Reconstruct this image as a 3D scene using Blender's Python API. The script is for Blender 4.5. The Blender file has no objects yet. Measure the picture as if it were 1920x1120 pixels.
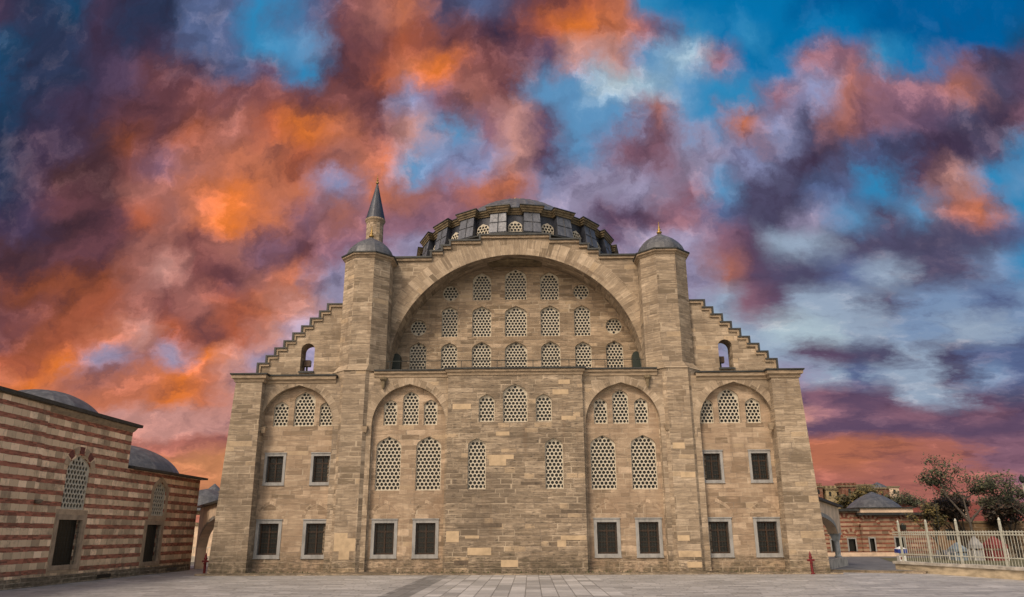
import bpy, bmesh, math, random
from math import sin, cos, pi, radians as rad, sqrt, atan2
from mathutils import Vector, Matrix
random.seed(7)
C = bpy.context.scene.collection
SC = bpy.context.scene

# ------------------------------------------------------------------ node helpers
class NT:
    def __init__(s, tree): s.t = tree; s.n = tree.nodes; s.l = tree.links
    def node(s, typ, **kw):
        n = s.n.new(typ)
        for k, v in kw.items(): setattr(n, k, v)
        return n
    def put(s, sock, v):
        if v is None: return
        if isinstance(v, bpy.types.NodeSocket): s.l.new(v, sock)
        else: sock.default_value = v
    def math(s, op, a, b=None, c=None, clamp=False):
        n = s.node('ShaderNodeMath', operation=op); n.use_clamp = clamp
        s.put(n.inputs[0], a); s.put(n.inputs[1], b); s.put(n.inputs[2], c)
        return n.outputs[0]
    def comb(s, x, y, z=0.0):
        n = s.node('ShaderNodeCombineXYZ'); s.put(n.inputs[0], x); s.put(n.inputs[1], y); s.put(n.inputs[2], z); return n.outputs[0]
    def sep(s, v):
        n = s.node('ShaderNodeSeparateXYZ'); s.put(n.inputs[0], v); return n.outputs
    def mix(s, f, a, b, typ='MIX'):
        n = s.node('ShaderNodeMix', data_type='RGBA', blend_type=typ); s.put(n.inputs[0], f); s.put(n.inputs[6], a); s.put(n.inputs[7], b); return n.outputs[2]
    def noise(s, v, scale, detail=4.0, rough=.55, dim='3D', dist=0.0):
        n = s.node('ShaderNodeTexNoise', noise_dimensions=dim); s.put(n.inputs['Vector'], v)
        n.inputs['Scale'].default_value = scale; n.inputs['Detail'].default_value = detail; n.inputs['Roughness'].default_value = rough
        n.inputs['Distortion'].default_value = dist
        return n.outputs
    def ramp(s, f, stops, interp='LINEAR'):
        n = s.node('ShaderNodeValToRGB'); cr = n.color_ramp; cr.interpolation = interp
        while len(cr.elements) < len(stops): cr.elements.new(.5)
        for e, (p, c) in zip(cr.elements, stops): e.position = p; e.color = (*c[:3], 1)
        s.put(n.inputs[0], f); return n.outputs[0]
    def rng(s, v, a, b, c=0.0, d=1.0, smooth=False):
        n = s.node('ShaderNodeMapRange'); n.clamp = True
        if smooth: n.interpolation_type = 'SMOOTHSTEP'
        s.put(n.inputs[0], v); s.put(n.inputs[1], a); s.put(n.inputs[2], b); s.put(n.inputs[3], c); s.put(n.inputs[4], d); return n.outputs[0]
    def vmul(s, v, k):
        n = s.node('ShaderNodeVectorMath', operation='MULTIPLY'); s.put(n.inputs[0], v); n.inputs[1].default_value = k; return n.outputs[0]
    def white(s, v, dim='2D'):
        n = s.node('ShaderNodeTexWhiteNoise', noise_dimensions=dim)
        if dim == '1D': s.put(n.inputs['W'], v)
        else: s.put(n.inputs['Vector'], v)
        return n.outputs

def lin(h):
    h = h.lstrip('#'); r = [int(h[i:i+2], 16)/255 for i in (0, 2, 4)]
    return tuple(x/12.92 if x <= .04045 else ((x+.055)/1.055)**2.4 for x in r)

def new_mat(name):
    m = bpy.data.materials.new(name); m.use_nodes = True
    t = NT(m.node_tree); return m, t, m.node_tree.nodes['Principled BSDF']

def simple(name, col, rough=.7, var=.2, scale=3.0, metal=0.0, bump=.0, spec=None, stretch=None, alt=None):
    m, t, b = new_mat(name)
    geo = t.node('ShaderNodeNewGeometry'); p = geo.outputs['Position']
    if stretch: p = t.vmul(p, stretch)
    n = t.noise(p, scale, 6, .6)[0]
    d = tuple(x*(1-var*1.6) for x in col); l = tuple(min(1, x*(1+var*1.3)) for x in col)
    c = t.ramp(n, [(.3, d), (.5, col), (.72, l)])
    if alt:
        n2 = t.noise(p, scale*.33, 3, .6)[0]
        c = t.mix(t.rng(n2, .52, .62), c, (*alt, 1))
    t.put(b.inputs['Base Color'], c)
    b.inputs['Roughness'].default_value = rough; b.inputs['Metallic'].default_value = metal
    if spec is not None: b.inputs['Specular IOR Level'].default_value = spec
    if bump:
        bn = t.node('ShaderNodeBump'); bn.inputs['Strength'].default_value = bump; bn.inputs['Distance'].default_value = .03
        t.put(bn.inputs['Height'], n); t.put(b.inputs['Normal'], bn.outputs[0])
    return m

def masonry(name, tones, h=.29, w=.80, mortar=.018, mortar_col=(.2, .16, .12), pale=.05, pale_col=(.47, .355, .23),
            stain=.55, stain_col=(.12, .095, .07), moss=True, streak=.5, bump=.35, rough=.88, block_dark=0.0, vkey=None, warm=None):
    m, t, b = new_mat(name)
    uvn = t.node('ShaderNodeUVMap'); uvn.uv_map = 'UVMap'
    u, v, _ = t.sep(uvn.outputs[0])
    geo = t.node('ShaderNodeNewGeometry'); P = geo.outputs['Position']; px, py, pz = t.sep(P)
    wob = t.noise(t.comb(0.0, t.math('MULTIPLY', v, .9), 3.1), 1.0, 1.0)[0]
    v2 = t.math('ADD', t.math('DIVIDE', v, h), t.math('MULTIPLY', wob, 1.6))
    row = t.math('FLOOR', v2); fv = t.math('FRACT', v2)
    wr = t.white(row, '1D')[0]
    wr2 = t.white(t.math('ADD', row, 37.3), '1D')[0]
    u2 = t.math('ADD', t.math('MULTIPLY', u, t.math('ADD', t.math('MULTIPLY', wr2, .9/w), .6/w)), t.math('MULTIPLY', wr, 9.0))
    # uneven block lengths inside one course
    u2 = t.math('ADD', u2, t.math('MULTIPLY', t.math('SINE', t.math('MULTIPLY', u2, 2.3)), .27))
    col = t.math('FLOOR', u2); fu = t.math('FRACT', u2)
    cell = t.comb(col, row, 0.0)
    wn = t.white(cell, '2D'); r1 = wn[0]; rc = t.sep(wn[1])
    base = t.ramp(r1, tones, 'LINEAR')
    isp = t.math('LESS_THAN', rc[1], pale)
    # streaky bedding in the stone
    sv = t.comb(t.math('MULTIPLY', u, 1.1), t.math('MULTIPLY', v, 9.0), t.math('MULTIPLY', r1, 20.0))
    sn = t.noise(sv, 1.0, 6.0, .65)[0]
    base = t.mix(t.rng(sn, .36, .60, 0, streak), base, (*[x*.50 for x in tones[len(tones)//2][1]], 1))
    sn2 = t.noise(t.comb(t.math('MULTIPLY', u, .8), t.math('MULTIPLY', v, 5.0), 9.0), 1.4, 5.0, .6)[0]
    base = t.mix(t.rng(sn2, .52, .72, 0, .5), base, (*[min(1, x*1.28) for x in tones[-1][1]], 1))
    base = t.mix(t.math('MULTIPLY', isp, .85), base, (*pale_col, 1))
    # larger weathering fields
    big = t.noise(t.comb(t.math('MULTIPLY', px, .5), py, t.math('MULTIPLY', pz, .8)), .45, 6.0, .62)[0]
    fine = t.noise(P, 2.3, 6.0, .7)[0]
    base = t.mix(t.rng(t.math('ADD', t.math('MULTIPLY', big, .65), t.math('MULTIPLY', fine, .35)), .44, .60, 0, stain), base, (*stain_col, 1))
    if warm:
        wn3 = t.noise(P, .6, 4.0, .6)[0]
        base = t.mix(t.rng(wn3, .46, .64, 0, .55), base, (*warm, 1))
    # missing faces / black pits
    pit = t.noise(t.comb(t.math('MULTIPLY', u, 1.6), t.math('MULTIPLY', v, 6.0), 4.0), 1.5, 5.0, .72)[0]
    if block_dark: base = t.mix(t.rng(pit, .545, .64, 0, block_dark), base, (.05, .042, .034, 1))
    if moss:
        wet = t.math('MULTIPLY', t.rng(pz, 1.4, .05), t.rng(fine, .42, .6))
        base = t.mix(t.math('MULTIPLY', wet, .75), base, (.07, .062, .035, 1))
    du = t.math('MULTIPLY', t.math('MINIMUM', fu, t.math('SUBTRACT', 1.0, fu)), w)
    dv = t.math('MULTIPLY', t.math('MINIMUM', fv, t.math('SUBTRACT', 1.0, fv)), h)
    dm = t.math('MINIMUM', du, dv)
    dm = t.math('SUBTRACT', dm, t.math('MULTIPLY', fine, .012))
    mm = t.rng(dm, mortar*.2, mortar*1.3, 1.0, 0.0)
    vs = t.noise(t.comb(t.math('MULTIPLY', u, 2.6), t.math('MULTIPLY', v, .16), 7.0), 1.0, 4.0, .6)[0]
    base = t.mix(t.rng(vs, .56, .72, 0, .40), base, (.15, .10, .062, 1))
    lowp = t.math('MULTIPLY', t.rng(pz, 1.15, .75), t.rng(pit, .47, .60))
    if moss: base = t.mix(t.math('MULTIPLY', lowp, .7), base, (.07, .055, .04, 1))
    ck = t.noise(t.comb(t.math('MULTIPLY', u, .9), t.math('MULTIPLY', v, 14.0), 2.0), 1.0, 4.0, .6)[0]
    base = t.mix(t.rng(t.math('ABSOLUTE', t.math('SUBTRACT', ck, .5)), .0, .014, .55, 0), base, (.10, .078, .055, 1))
    jv = t.rng(t.noise(P, 1.1, 3.0, .6)[0], .35, .65, .25, .95)
    mcv = t.mix(t.rng(t.noise(P, .8, 4.0, .65)[0], .46, .58), (*mortar_col, 1), (.46, .375, .27, 1))
    base = t.mix(t.math('MULTIPLY', mm, jv), base, mcv)
    t.put(b.inputs['Base Color'], base)
    b.inputs['Roughness'].default_value = rough; b.inputs['Specular IOR Level'].default_value = .25
    hgt = t.math('SUBTRACT', t.math('ADD', t.math('MULTIPLY', r1, .35), t.math('MULTIPLY', sn, .7)), t.math('MULTIPLY', mm, .6))
    bn = t.node('ShaderNodeBump'); bn.inputs['Strength'].default_value = bump; bn.inputs['Distance'].default_value = .05
    t.put(bn.inputs['Height'], hgt); t.put(b.inputs['Normal'], bn.outputs[0])
    return m

def striped(name, period=.5, frac=.42, off=0.0, red=(.24, .085, .058), cream=(.56, .41, .27), dirty=.6):
    m, t, b = new_mat(name)
    uvn = t.node('ShaderNodeUVMap'); uvn.uv_map = 'UVMap'; u, v, _ = t.sep(uvn.outputs[0])
    geo = t.node('ShaderNodeNewGeometry'); P = geo.outputs['Position']; px, py, pz = t.sep(P)
    edge = t.math('MULTIPLY', t.math('SUBTRACT', t.noise(P, 2.5, 5, .7)[0], .5), .16)
    k = t.math('ADD', t.math('DIVIDE', t.math('ADD', v, off), period), edge)
    row = t.math('FLOOR', k); f = t.math('FRACT', k)
    isred = t.rng(f, frac-.015, frac+.015, 1, 0)
    wr = t.white(row, '1D')[0]
    uc = t.math('ADD', t.math('MULTIPLY', u, 1.75), t.math('MULTIPLY', wr, 5.0)); colc = t.math('FLOOR', uc); fuc = t.math('FRACT', uc)
    wc = t.white(t.comb(colc, row), '2D'); rc = wc[0]
    crm = t.ramp(rc, [(0, tuple(x*.55 for x in cream)), (.3, tuple(x*.85 for x in cream)), (.7, cream), (1, (cream[0]*1.35, cream[1]*1.35, cream[2]*1.4))])
    # brick rows
    kb = t.math('MULTIPLY', f, 3.0/frac); rb = t.math('FLOOR', kb)
    ub = t.math('ADD', t.math('MULTIPLY', u, 3.6), t.math('MULTIPLY', t.white(t.math('ADD', t.math('MULTIPLY', row, 3.0), rb), '1D')[0], 4.0))
    wb = t.white(t.comb(t.math('FLOOR', ub), t.math('ADD', t.math('MULTIPLY', row, 3.0), rb)), '2D')[0]
    rd = t.ramp(wb, [(0, tuple(x*.6 for x in red)), (.5, red), (1, tuple(x*1.45 for x in red))])
    fb = t.math('FRACT', kb); fbm = t.math('MINIMUM', fb, t.math('SUBTRACT', 1.0, fb))
    rd = t.mix(t.rng(fbm, .03, .14, .5, 0), rd, (.25, .17, .12, 1))
    dc = t.math('MINIMUM', fuc, t.math('SUBTRACT', 1.0, fuc))
    crm = t.mix(t.rng(dc, .008, .03, .5, 0), crm, (.17, .12, .085, 1))
    base = t.mix(isred, crm, rd)
    n1 = t.noise(P, .55, 6, .65)[0]; n2 = t.noise(P, 3.0, 6, .7)[0]
    s = t.math('ADD', t.math('MULTIPLY', n1, .6), t.math('MULTIPLY', n2, .4))
    base = t.mix(t.rng(s, .50, .62, 0, dirty), base, (.085, .062, .045, 1))
    base = t.mix(t.rng(n2, .5, .75, 0, .3), base, (.36, .24, .17, 1))
    base = t.mix(t.math('MULTIPLY', t.rng(pz, .9, .1), t.rng(n2, .35, .6)), base, (.15, .12, .085, 1))
    t.put(b.inputs['Base Color'], base); b.inputs['Roughness'].default_value = .9; b.inputs['Specular IOR Level'].default_value = .2
    bn = t.node('ShaderNodeBump'); bn.inputs['Strength'].default_value = .4; bn.inputs['Distance'].default_value = .04
    t.put(bn.inputs['Height'], t.math('ADD', t.math('MULTIPLY', isred, -.3), t.math('ADD', n2, t.math('MULTIPLY', rc, .3))))
    t.put(b.inputs['Normal'], bn.outputs[0])
    return m

def paving(name, base, h=.45, w=.9, swap=False, var=1.0, joint=(.10, .098, .09)):
    m, t, b = new_mat(name)
    geo = t.node('ShaderNodeNewGeometry'); P = geo.outputs['Position']; x, y, z = t.sep(P)
    u, v = (y, x) if swap else (x, y)
    v2 = t.math('DIVIDE', v, h); row = t.math('FLOOR', v2); fv = t.math('FRACT', v2)
    wr = t.white(row, '1D')[0]
    u2 = t.math('ADD', t.math('MULTIPLY', u, t.math('ADD', t.math('MULTIPLY', wr, .5/w), .75/w)), t.math('MULTIPLY', wr, 9.0))
    col = t.math('FLOOR', u2); fu = t.math('FRACT', u2)
    r1 = t.white(t.comb(col, row), '2D')[0]
    d = tuple(c*.60 for c in base); l = tuple(c*1.32 for c in base)
    c = t.ramp(r1, [(0, d), (.25, tuple(q*.85 for q in base)), (.6, base), (1, l)])
    n = t.noise(P, .35, 6, .65)[0]; n2 = t.noise(P, 4.0, 5, .7)[0]
    c = t.mix(t.rng(n, .42, .62, 0, .5*var), c, (*[q*.55 for q in base], 1))
    c = t.mix(t.rng(n2, .5, .7, 0, .3), c, (*[q*1.25 for q in base], 1))
    n3 = t.noise(P, .9, 6, .7)[0]
    c = t.mix(t.rng(n3, .55, .68, 0, .4), c, (base[0]*.55, base[1]*.56, base[2]*.45, 1))
    dm = t.math('MINIMUM', t.math('MULTIPLY', t.math('MINIMUM', fu, t.math('SUBTRACT', 1.0, fu)), w), t.math('MULTIPLY', t.math('MINIMUM', fv, t.math('SUBTRACT', 1.0, fv)), h))
    mm = t.rng(dm, .008, .03, 1, 0)
    c = t.mix(t.math('MULTIPLY', mm, .8), c, (*joint, 1))
    t.put(b.inputs['Base Color'], c)
    t.put(b.inputs['Roughness'], t.rng(n2, .3, .7, .42, .75))
    bn = t.node('ShaderNodeBump'); bn.inputs['Strength'].default_value = .3; bn.inputs['Distance'].default_value = .03
    t.put(bn.inputs['Height'], t.math('SUBTRACT', t.math('ADD', t.math('MULTIPLY', r1, .3), n2), mm)); t.put(b.inputs['Normal'], bn.outputs[0])
    return m

def lead(name, col=(.085, .088, .095), vert=False):
    m, t, b = new_mat(name)
    geo = t.node('ShaderNodeNewGeometry'); P = geo.outputs['Position']
    n = t.noise(t.vmul(P, (1.5, 1.5, .5)), 1.6, 6, .65)[0]; n2 = t.noise(P, 6, 5, .65)[0]
    c = t.ramp(t.math('ADD', t.math('MULTIPLY', n, .65), t.math('MULTIPLY', n2, .35)), [(.3, tuple(x*.5 for x in col)), (.5, col), (.68, (col[0]*1.8, col[1]*1.75, col[2]*1.7))])
    t.put(b.inputs['Base Color'], c); t.put(b.inputs['Roughness'], t.rng(n2, .3, .7, .38, .65)); b.inputs['Metallic'].default_value = .15
    return m

def leafmat(name, a, bcol):
    m, t, b = new_mat(name)
    oi = t.node('ShaderNodeNewGeometry'); r = oi.outputs['Random Per Island']
    c = t.ramp(r, [(0, tuple(x*.5 for x in a)), (.5, a), (1, bcol)])
    t.put(b.inputs['Base Color'], c); b.inputs['Roughness'].default_value = .7
    return m

# ------------------------------------------------------------------ materials
ST = [(0, (0.185, 0.141, 0.093)), (0.15, (0.289, 0.221, 0.151)), (0.5, (0.380, 0.295, 0.204)), (0.82, (0.452, 0.355, 0.248)), (1, (0.591, 0.471, 0.338))]
M_STONE = masonry('weathered limestone', ST, stain=.52, pale=.025)
M_BLOCK = masonry('weathered limestone of the mid block', [(p, tuple(x*.9 for x in c)) for p, c in ST], stain=.62, pale=.06, streak=.75, block_dark=.75, bump=.5)
M_TUR = masonry('limestone of the towers', ST, h=.31, w=1.0, stain=.48, pale=.04, streak=.6, block_dark=.25)
M_BAY = masonry('rendered limestone of the bays', [(p, (c[0]*1.03, c[1]*.985, c[2]*.96)) for p, c in ST], stain=.30, pale=.012, streak=.30, mortar=.008, warm=(.27, .185, .12), bump=.22)
M_TYM = masonry('limestone of the great arch', [(p, (c[0]*1.0, c[1]*.96, c[2]*.92)) for p, c in ST], h=.27, stain=.5, pale=.03, streak=.5, moss=False)
M_ARCH = masonry('arch stones', [(p, tuple(min(1, x*.98) for x in c)) for p, c in ST], h=.42, w=.95, stain=.36, pale=.03, streak=.3, moss=False, mortar=.016)
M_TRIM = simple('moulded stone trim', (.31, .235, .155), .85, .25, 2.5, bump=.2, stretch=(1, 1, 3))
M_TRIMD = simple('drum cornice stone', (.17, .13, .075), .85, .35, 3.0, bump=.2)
M_LEAD = lead('weathered lead sheet'); M_LEADD = lead('dark lead edging', (.035, .037, .035)); M_LEADL = lead('pale lead panels', (.10, .107, .125))
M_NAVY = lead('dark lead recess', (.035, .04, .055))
M_GRL = simple('white plaster lattice', (.50, .45, .35), .8, .12, 4)
M_GLASS = simple('dark window glass', (.009, .009, .006), .35, .3, 2)
M_FRAME = simple('grey marble window frame', (.27, .265, .25), .6, .22, 3, bump=.1, stretch=(1, 1, .4))
M_IRON = simple('dark iron bars', (.022, .026, .022), .55, .2, 8)
M_WOOD = simple('brown window joinery', (.05, .024, .010), .6, .3, 8)
M_GOLD = simple('gilded finial', (.33, .21, .06), .45, .25, 8, metal=.5)
M_STRIPE = striped('striped brick and stone', period=.50, dirty=.45, red=(.35, .13, .082), cream=(.78, .57, .37))
M_STRIPE2 = striped('striped brick and stone of the school', period=.37, red=(.20, .065, .042), cream=(.33, .235, .155), dirty=.45)
M_STRIPE3 = striped('arch brick and stone', period=.30, frac=.5, red=(.20, .06, .038), cream=(.36, .25, .165), dirty=.2)
M_RED = simple('red painted iron', (.13, .008, .010), .4, .2, 10)
M_WHITEP = simple('cream painted iron', (.40, .395, .33), .55, .15, 6)
M_CREAMWALL = simple('cream kerb stone', (.42, .34, .23), .85, .3, 1.2, bump=.3, stretch=(1, 1, 3))
M_COPING = simple('pale coping stone', (.40, .365, .31), .85, .35, 1.6, bump=.3)
M_MARBLE = simple('blue grey marble', (.34, .37, .38), .5, .2, 3)
M_BARK = simple('bark', (.055, .045, .035), .9, .3, 6, bump=.4)
M_PLASTER = simple('pinkish plaster', (.64, .48, .34), .9, .2, 1.2)

# ------------------------------------------------------------------ mesh builder
def auto_uv(me):
    uvl = me.uv_layers.new(name='UVMap') if not me.uv_layers else me.uv_layers[0]
    for p in me.polygons:
        n = p.normal
        if abs(n.z) > .85: t = None
        else:
            t = Vector((-n.y, n.x)); t.normalize()
        for li in p.loop_indices:
            co = me.vertices[me.loops[li].vertex_index].co
            uvl.data[li].uv = (co.x, co.y) if t is None else (co.x*t.x + co.y*t.y, co.z)

class MB:
    def __init__(s): s.v = []; s.f = []; s.uv = {}
    def quadface(s, pts, uvs=None):
        i = len(s.v); s.v += [tuple(p) for p in pts]; s.f.append(tuple(range(i, i+len(pts))))
        if uvs: s.uv[len(s.f)-1] = uvs
        return s
    def box(s, x0, x1, y0, y1, z0, z1):
        i = len(s.v)
        s.v += [(x0,y0,z0),(x1,y0,z0),(x1,y1,z0),(x0,y1,z0),(x0,y0,z1),(x1,y0,z1),(x1,y1,z1),(x0,y1,z1)]
        for f in ((0,3,2,1),(4,5,6,7),(0,1,5,4),(1,2,6,5),(2,3,7,6),(3,0,4,7)): s.f.append(tuple(i+k for k in f))
        return s
    def obox(s, c, ax, L, W, H):   # oriented box, ax = horizontal dir of length
        ax = Vector((ax[0], ax[1], 0)).normalized(); n = Vector((-ax.y, ax.x, 0)); c = Vector(c); i = len(s.v)
        for z in (0, H):
            for a, b in ((-1,-1),(1,-1),(1,1),(-1,1)):
                s.v.append(tuple(c + ax*a*L/2 + n*b*W/2 + Vector((0,0,z))))
        for f in ((0,3,2,1),(4,5,6,7),(0,1,5,4),(1,2,6,5),(2,3,7,6),(3,0,4,7)): s.f.append(tuple(i+k for k in f))
        return s
    def prism(s, pts, z0, z1, top=None):   # pts: CCW xy; top: other pts at z1
        n = len(pts); i = len(s.v); top = top or pts
        s.v += [(x, y, z0) for x, y in pts] + [(x, y, z1) for x, y in top]
        s.f.append(tuple(i+k for k in reversed(range(n)))); s.f.append(tuple(i+n+k for k in range(n)))
        for k in range(n):
            j = (k+1) % n; s.f.append((i+k, i+j, i+n+j, i+n+k))
        return s
    def prof(s, pts, path, closed=False):  # sweep profile (out, z) along xy path; out to the right of the direction
        n = len(path); rings = []
        for k in range(n):
            a = path[k-1] if (k > 0 or closed) else None; b = path[(k+1) % n] if (k < n-1 or closed) else None
            p = Vector(path[k])
            d1 = (p-Vector(a)).normalized() if a is not None else None; d2 = (Vector(b)-p).normalized() if b is not None else None
            if d1 is None: d1 = d2
            if d2 is None: d2 = d1
            n1 = Vector((d1.y, -d1.x)); n2 = Vector((d2.y, -d2.x)); m = (n1+n2)
            m = m/max(.15, m.dot(n1))
            rings.append([(p.x+m.x*o, p.y+m.y*o, z) for o, z in pts])
        i = len(s.v); k = len(pts)
        for r in rings: s.v += r
        rng_ = range(n) if closed else range(n-1)
        for a in rng_:
            b = (a+1) % n
            for j in range(k):
                jj = (j+1) % k
                s.f.append((i+a*k+j, i+b*k+j, i+b*k+jj, i+a*k+jj))
        if not closed:
            s.f.append(tuple(i+j for j in range(k))); s.f.append(tuple(i+(n-1)*k+j for j in reversed(range(k))))
        return s
    def tube(s, a, b, r0, r1, n=8, cap=True):
        a = Vector(a); b = Vector(b); d = (b-a).normalized()
        u = d.orthogonal().normalized(); w = d.cross(u); i = len(s.v)
        for c, r in ((a, r0), (b, r1)):
            for k in range(n):
                t = 2*pi*k/n; s.v.append(tuple(c+u*cos(t)*r+w*sin(t)*r))
        for k in range(n):
            j = (k+1) % n; s.f.append((i+k, i+j, i+n+j, i+n+k))
        if cap: s.f.append(tuple(i+k for k in reversed(range(n)))); s.f.append(tuple(i+n+k for k in range(n)))
        return s
    def lathe(s, prof, c, n=32, rot=0.0, rib=0, ribh=.0):
        cx, cy = c; i = len(s.v); m = len(prof)
        for r, z in prof:
            for k in range(n):
                t = 2*pi*k/n+rot; rr = r+(ribh if rib and k % rib == 0 else 0)
                s.v.append((cx+rr*cos(t), cy+rr*sin(t), z))
        for a in range(m-1):
            for k in range(n):
                j = (k+1) % n; s.f.append((i+a*n+k, i+a*n+j, i+(a+1)*n+j, i+(a+1)*n+k))
        s.f.append(tuple(i+k for k in reversed(range(n)))); s.f.append(tuple(i+(m-1)*n+k for k in range(n)))
        return s
    def mesh(s, name, mat=None, smooth=False, fix=True):
        me = bpy.data.meshes.new(name); me.from_pydata(s.v, [], s.f); me.update()
        if fix:
            bm = bmesh.new(); bm.from_mesh(me); bmesh.ops.recalc_face_normals(bm, faces=bm.faces); bm.to_mesh(me); bm.free()
        auto_uv(me)
        uvl = me.uv_layers[0]
        if s.uv:
            for fi, uvs in s.uv.items():
                p = me.polygons[fi]
                pr_uv = [(Vector(s.v[vi]), uv) for vi, uv in zip(s.f[fi], uvs)]
                for li in p.loop_indices:
                    co = me.vertices[me.loops[li].vertex_index].co
                    uvl.data[li].uv = min(pr_uv, key=lambda a: (a[0]-co).length)[1]
        if mat: me.materials.append(mat)
        if smooth:
            for p in me.polygons: p.use_smooth = True
        return me
    def build(s, name, mat, parent=None, smooth=False, fix=True):
        return link(name, s.mesh(name, mat, smooth, fix), parent)

def link(name, me, parent=None, loc=(0, 0, 0), rz=0):
    o = bpy.data.objects.new(name, me); C.objects.link(o); o.location = loc; o.rotation_euler = (0, 0, rz)
    if parent: o.parent = parent
    return o
def tag(o, label, cat, group=None):
    o['label'] = label; o['category'] = cat
    if group: o['group'] = group
    return o
def thing(name, label, cat, group=None, loc=(0, 0, 0), rz=0):
    o = bpy.data.objects.new(name, None); C.objects.link(o); o.location = loc; o.rotation_euler = (0, 0, rz); o.empty_display_size = .3
    return tag(o, label, cat, group)
def struct(o, kind='structure'): o['kind'] = kind; return o

JR = random.Random(99)
def plate_mesh(name, outer, holes, y0, y1, mat):
    """flat wall in the XZ plane from y0 (front) to y1, with openings"""
    cu = bpy.data.curves.new(name, 'CURVE'); cu.dimensions = '2D'; cu.fill_mode = 'BOTH'; cu.extrude = abs(y1-y0)/2
    for pts in [outer]+list(holes):
        sp = cu.splines.new('POLY'); sp.points.add(len(pts)-1)
        for q, (x, z) in zip(sp.points, pts): q.co = (x+(JR.uniform(-2e-4, 2e-4) if len(holes) > 12 else 0), z+(JR.uniform(-2e-4, 2e-4) if len(holes) > 12 else 0), 0, 1)
        sp.use_cyclic_u = True
    ob = bpy.data.objects.new(name, cu); C.objects.link(ob)
    dg = bpy.context.evaluated_depsgraph_get(); dg.update()
    me = bpy.data.meshes.new_from_object(ob.evaluated_get(dg), depsgraph=dg)
    bpy.data.objects.remove(ob); bpy.data.curves.remove(cu)
    ym = (y0+y1)/2
    for v in me.vertices:
        x, z, e = v.co; v.co = (x, ym-e, z)
    me.name = name
    bm = bmesh.new(); bm.from_mesh(me); bmesh.ops.remove_doubles(bm, verts=bm.verts, dist=1e-5)
    bmesh.ops.recalc_face_normals(bm, faces=bm.faces); bm.to_mesh(me); bm.free()
    auto_uv(me); me.materials.clear(); me.materials.append(mat)
    for p in me.polygons: p.use_smooth = False; p.material_index = 0
    return me

def cdt_plate(name, outer, holes, y0, y1, mat):
    from mathutils.geometry import delaunay_2d_cdt
    vs = []; es = []
    for pts in [outer]+holes:
        i = len(vs); n = len(pts); vs += [Vector(p) for p in pts]; es += [(i+k, i+(k+1) % n) for k in range(n)]
    V, E_, T_, _, _, _ = delaunay_2d_cdt(vs, es, [], 0, 1e-6)
    bx = [(min(p[0] for p in h), max(p[0] for p in h), min(p[1] for p in h), max(p[1] for p in h)) for h in holes]
    keep = []
    for t in T_:
        cx = sum(V[i].x for i in t)/3; cz = sum(V[i].y for i in t)/3
        if not inside(outer, cx, cz): continue
        if any(b[0] < cx < b[1] and b[2] < cz < b[3] and inside(h, cx, cz) for h, b in zip(holes, bx)): continue
        keep.append(tuple(t))
    mb = MB(); n = len(V)
    mb.v = [(v.x, y0, v.y) for v in V]+[(v.x, y1, v.y) for v in V]
    cnt = {}
    for t in keep:
        for a, b in ((t[0], t[1]), (t[1], t[2]), (t[2], t[0])): cnt[(a, b)] = 1
    mb.f = list(keep)+[(a+n, c+n, b+n) for a, b, c in keep]
    mb.f += [(b, a, a+n, b+n) for (a, b) in cnt if (b, a) not in cnt]
    return mb.mesh(name, mat)

def arch(cx, z0, w, zs, rise, t=55, n=8):
    """opening outline: sill z0, spring zs, crown zs+rise, slightly pointed"""
    a = w/2; b = rise*sin(rad(t)); pts = [(cx-a, z0), (cx+a, z0)]
    for k in range(n+1):
        q = rad(t)*k/n; pts.append((cx+a*cos(q), zs+b*sin(q)))
    pts.append((cx, zs+rise))
    for k in range(n, -1, -1):
        q = rad(t)*k/n; pts.append((cx-a*cos(q), zs+b*sin(q)))
    return pts
def circ(cx, cz, r, n=24): return [(cx+r*cos(2*pi*k/n), cz+r*sin(2*pi*k/n)) for k in range(n)]

def inside(pts, x, z):
    c = False; n = len(pts)
    for i in range(n):
        x1, z1 = pts[i]; x2, z2 = pts[(i+1) % n]
        if (z1 > z) != (z2 > z) and x < (x2-x1)*(z-z1)/(z2-z1)+x1: c = not c
    return c
def edist(pts, x, z):
    best = 9
    for i in range(len(pts)):
        a = Vector(pts[i]); b = Vector(pts[(i+1) % len(pts)]); p = Vector((x, z)); d = b-a
        t = max(0, min(1, (p-a).dot(d)/max(1e-9, d.dot(d)))); best = min(best, (a+d*t-p).length)
    return best

def lattice_holes(out, w, h, sp, fr=.405, rim=.035, rect_to=None):
    """hexagonally packed round holes inside outline out (sill at z=0, centred on x=0)"""
    dz = sp*.866; r = sp*fr; holes = []; row = 0; z = rim+dz*.62
    while z < h:
        nx = int(w/sp)+2
        for i in range(-nx, nx+1):
            x = (i+(.5 if row % 2 else 0))*sp
            if abs(x) > w/2+r: continue
            zc = z
            if rect_to is not None and z+r*1.05 < rect_to:
                lo, hi = -w/2+rim, w/2-rim
                pts = [(min(max(x+r*cos(q), lo), hi), z+r*sin(q)) for q in [2*pi*k/10+.2 for k in range(10)]]
                if max(p[0] for p in pts)-min(p[0] for p in pts) < r*.35: continue
                pp = []
                for p in pts:
                    if not pp or (abs(p[0]-pp[-1][0])+abs(p[1]-pp[-1][1])) > 1e-4: pp.append(p)
                holes.append(pp)
            else:
                if inside(out, x, z) and edist(out, x, z) > r*.93+rim*.3:
                    holes.append([(x+r*cos(q), z+r*sin(q)) for q in [2*pi*k/10+.2 for k in range(10)]])
        z += dz; row += 1
    return holes

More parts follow.
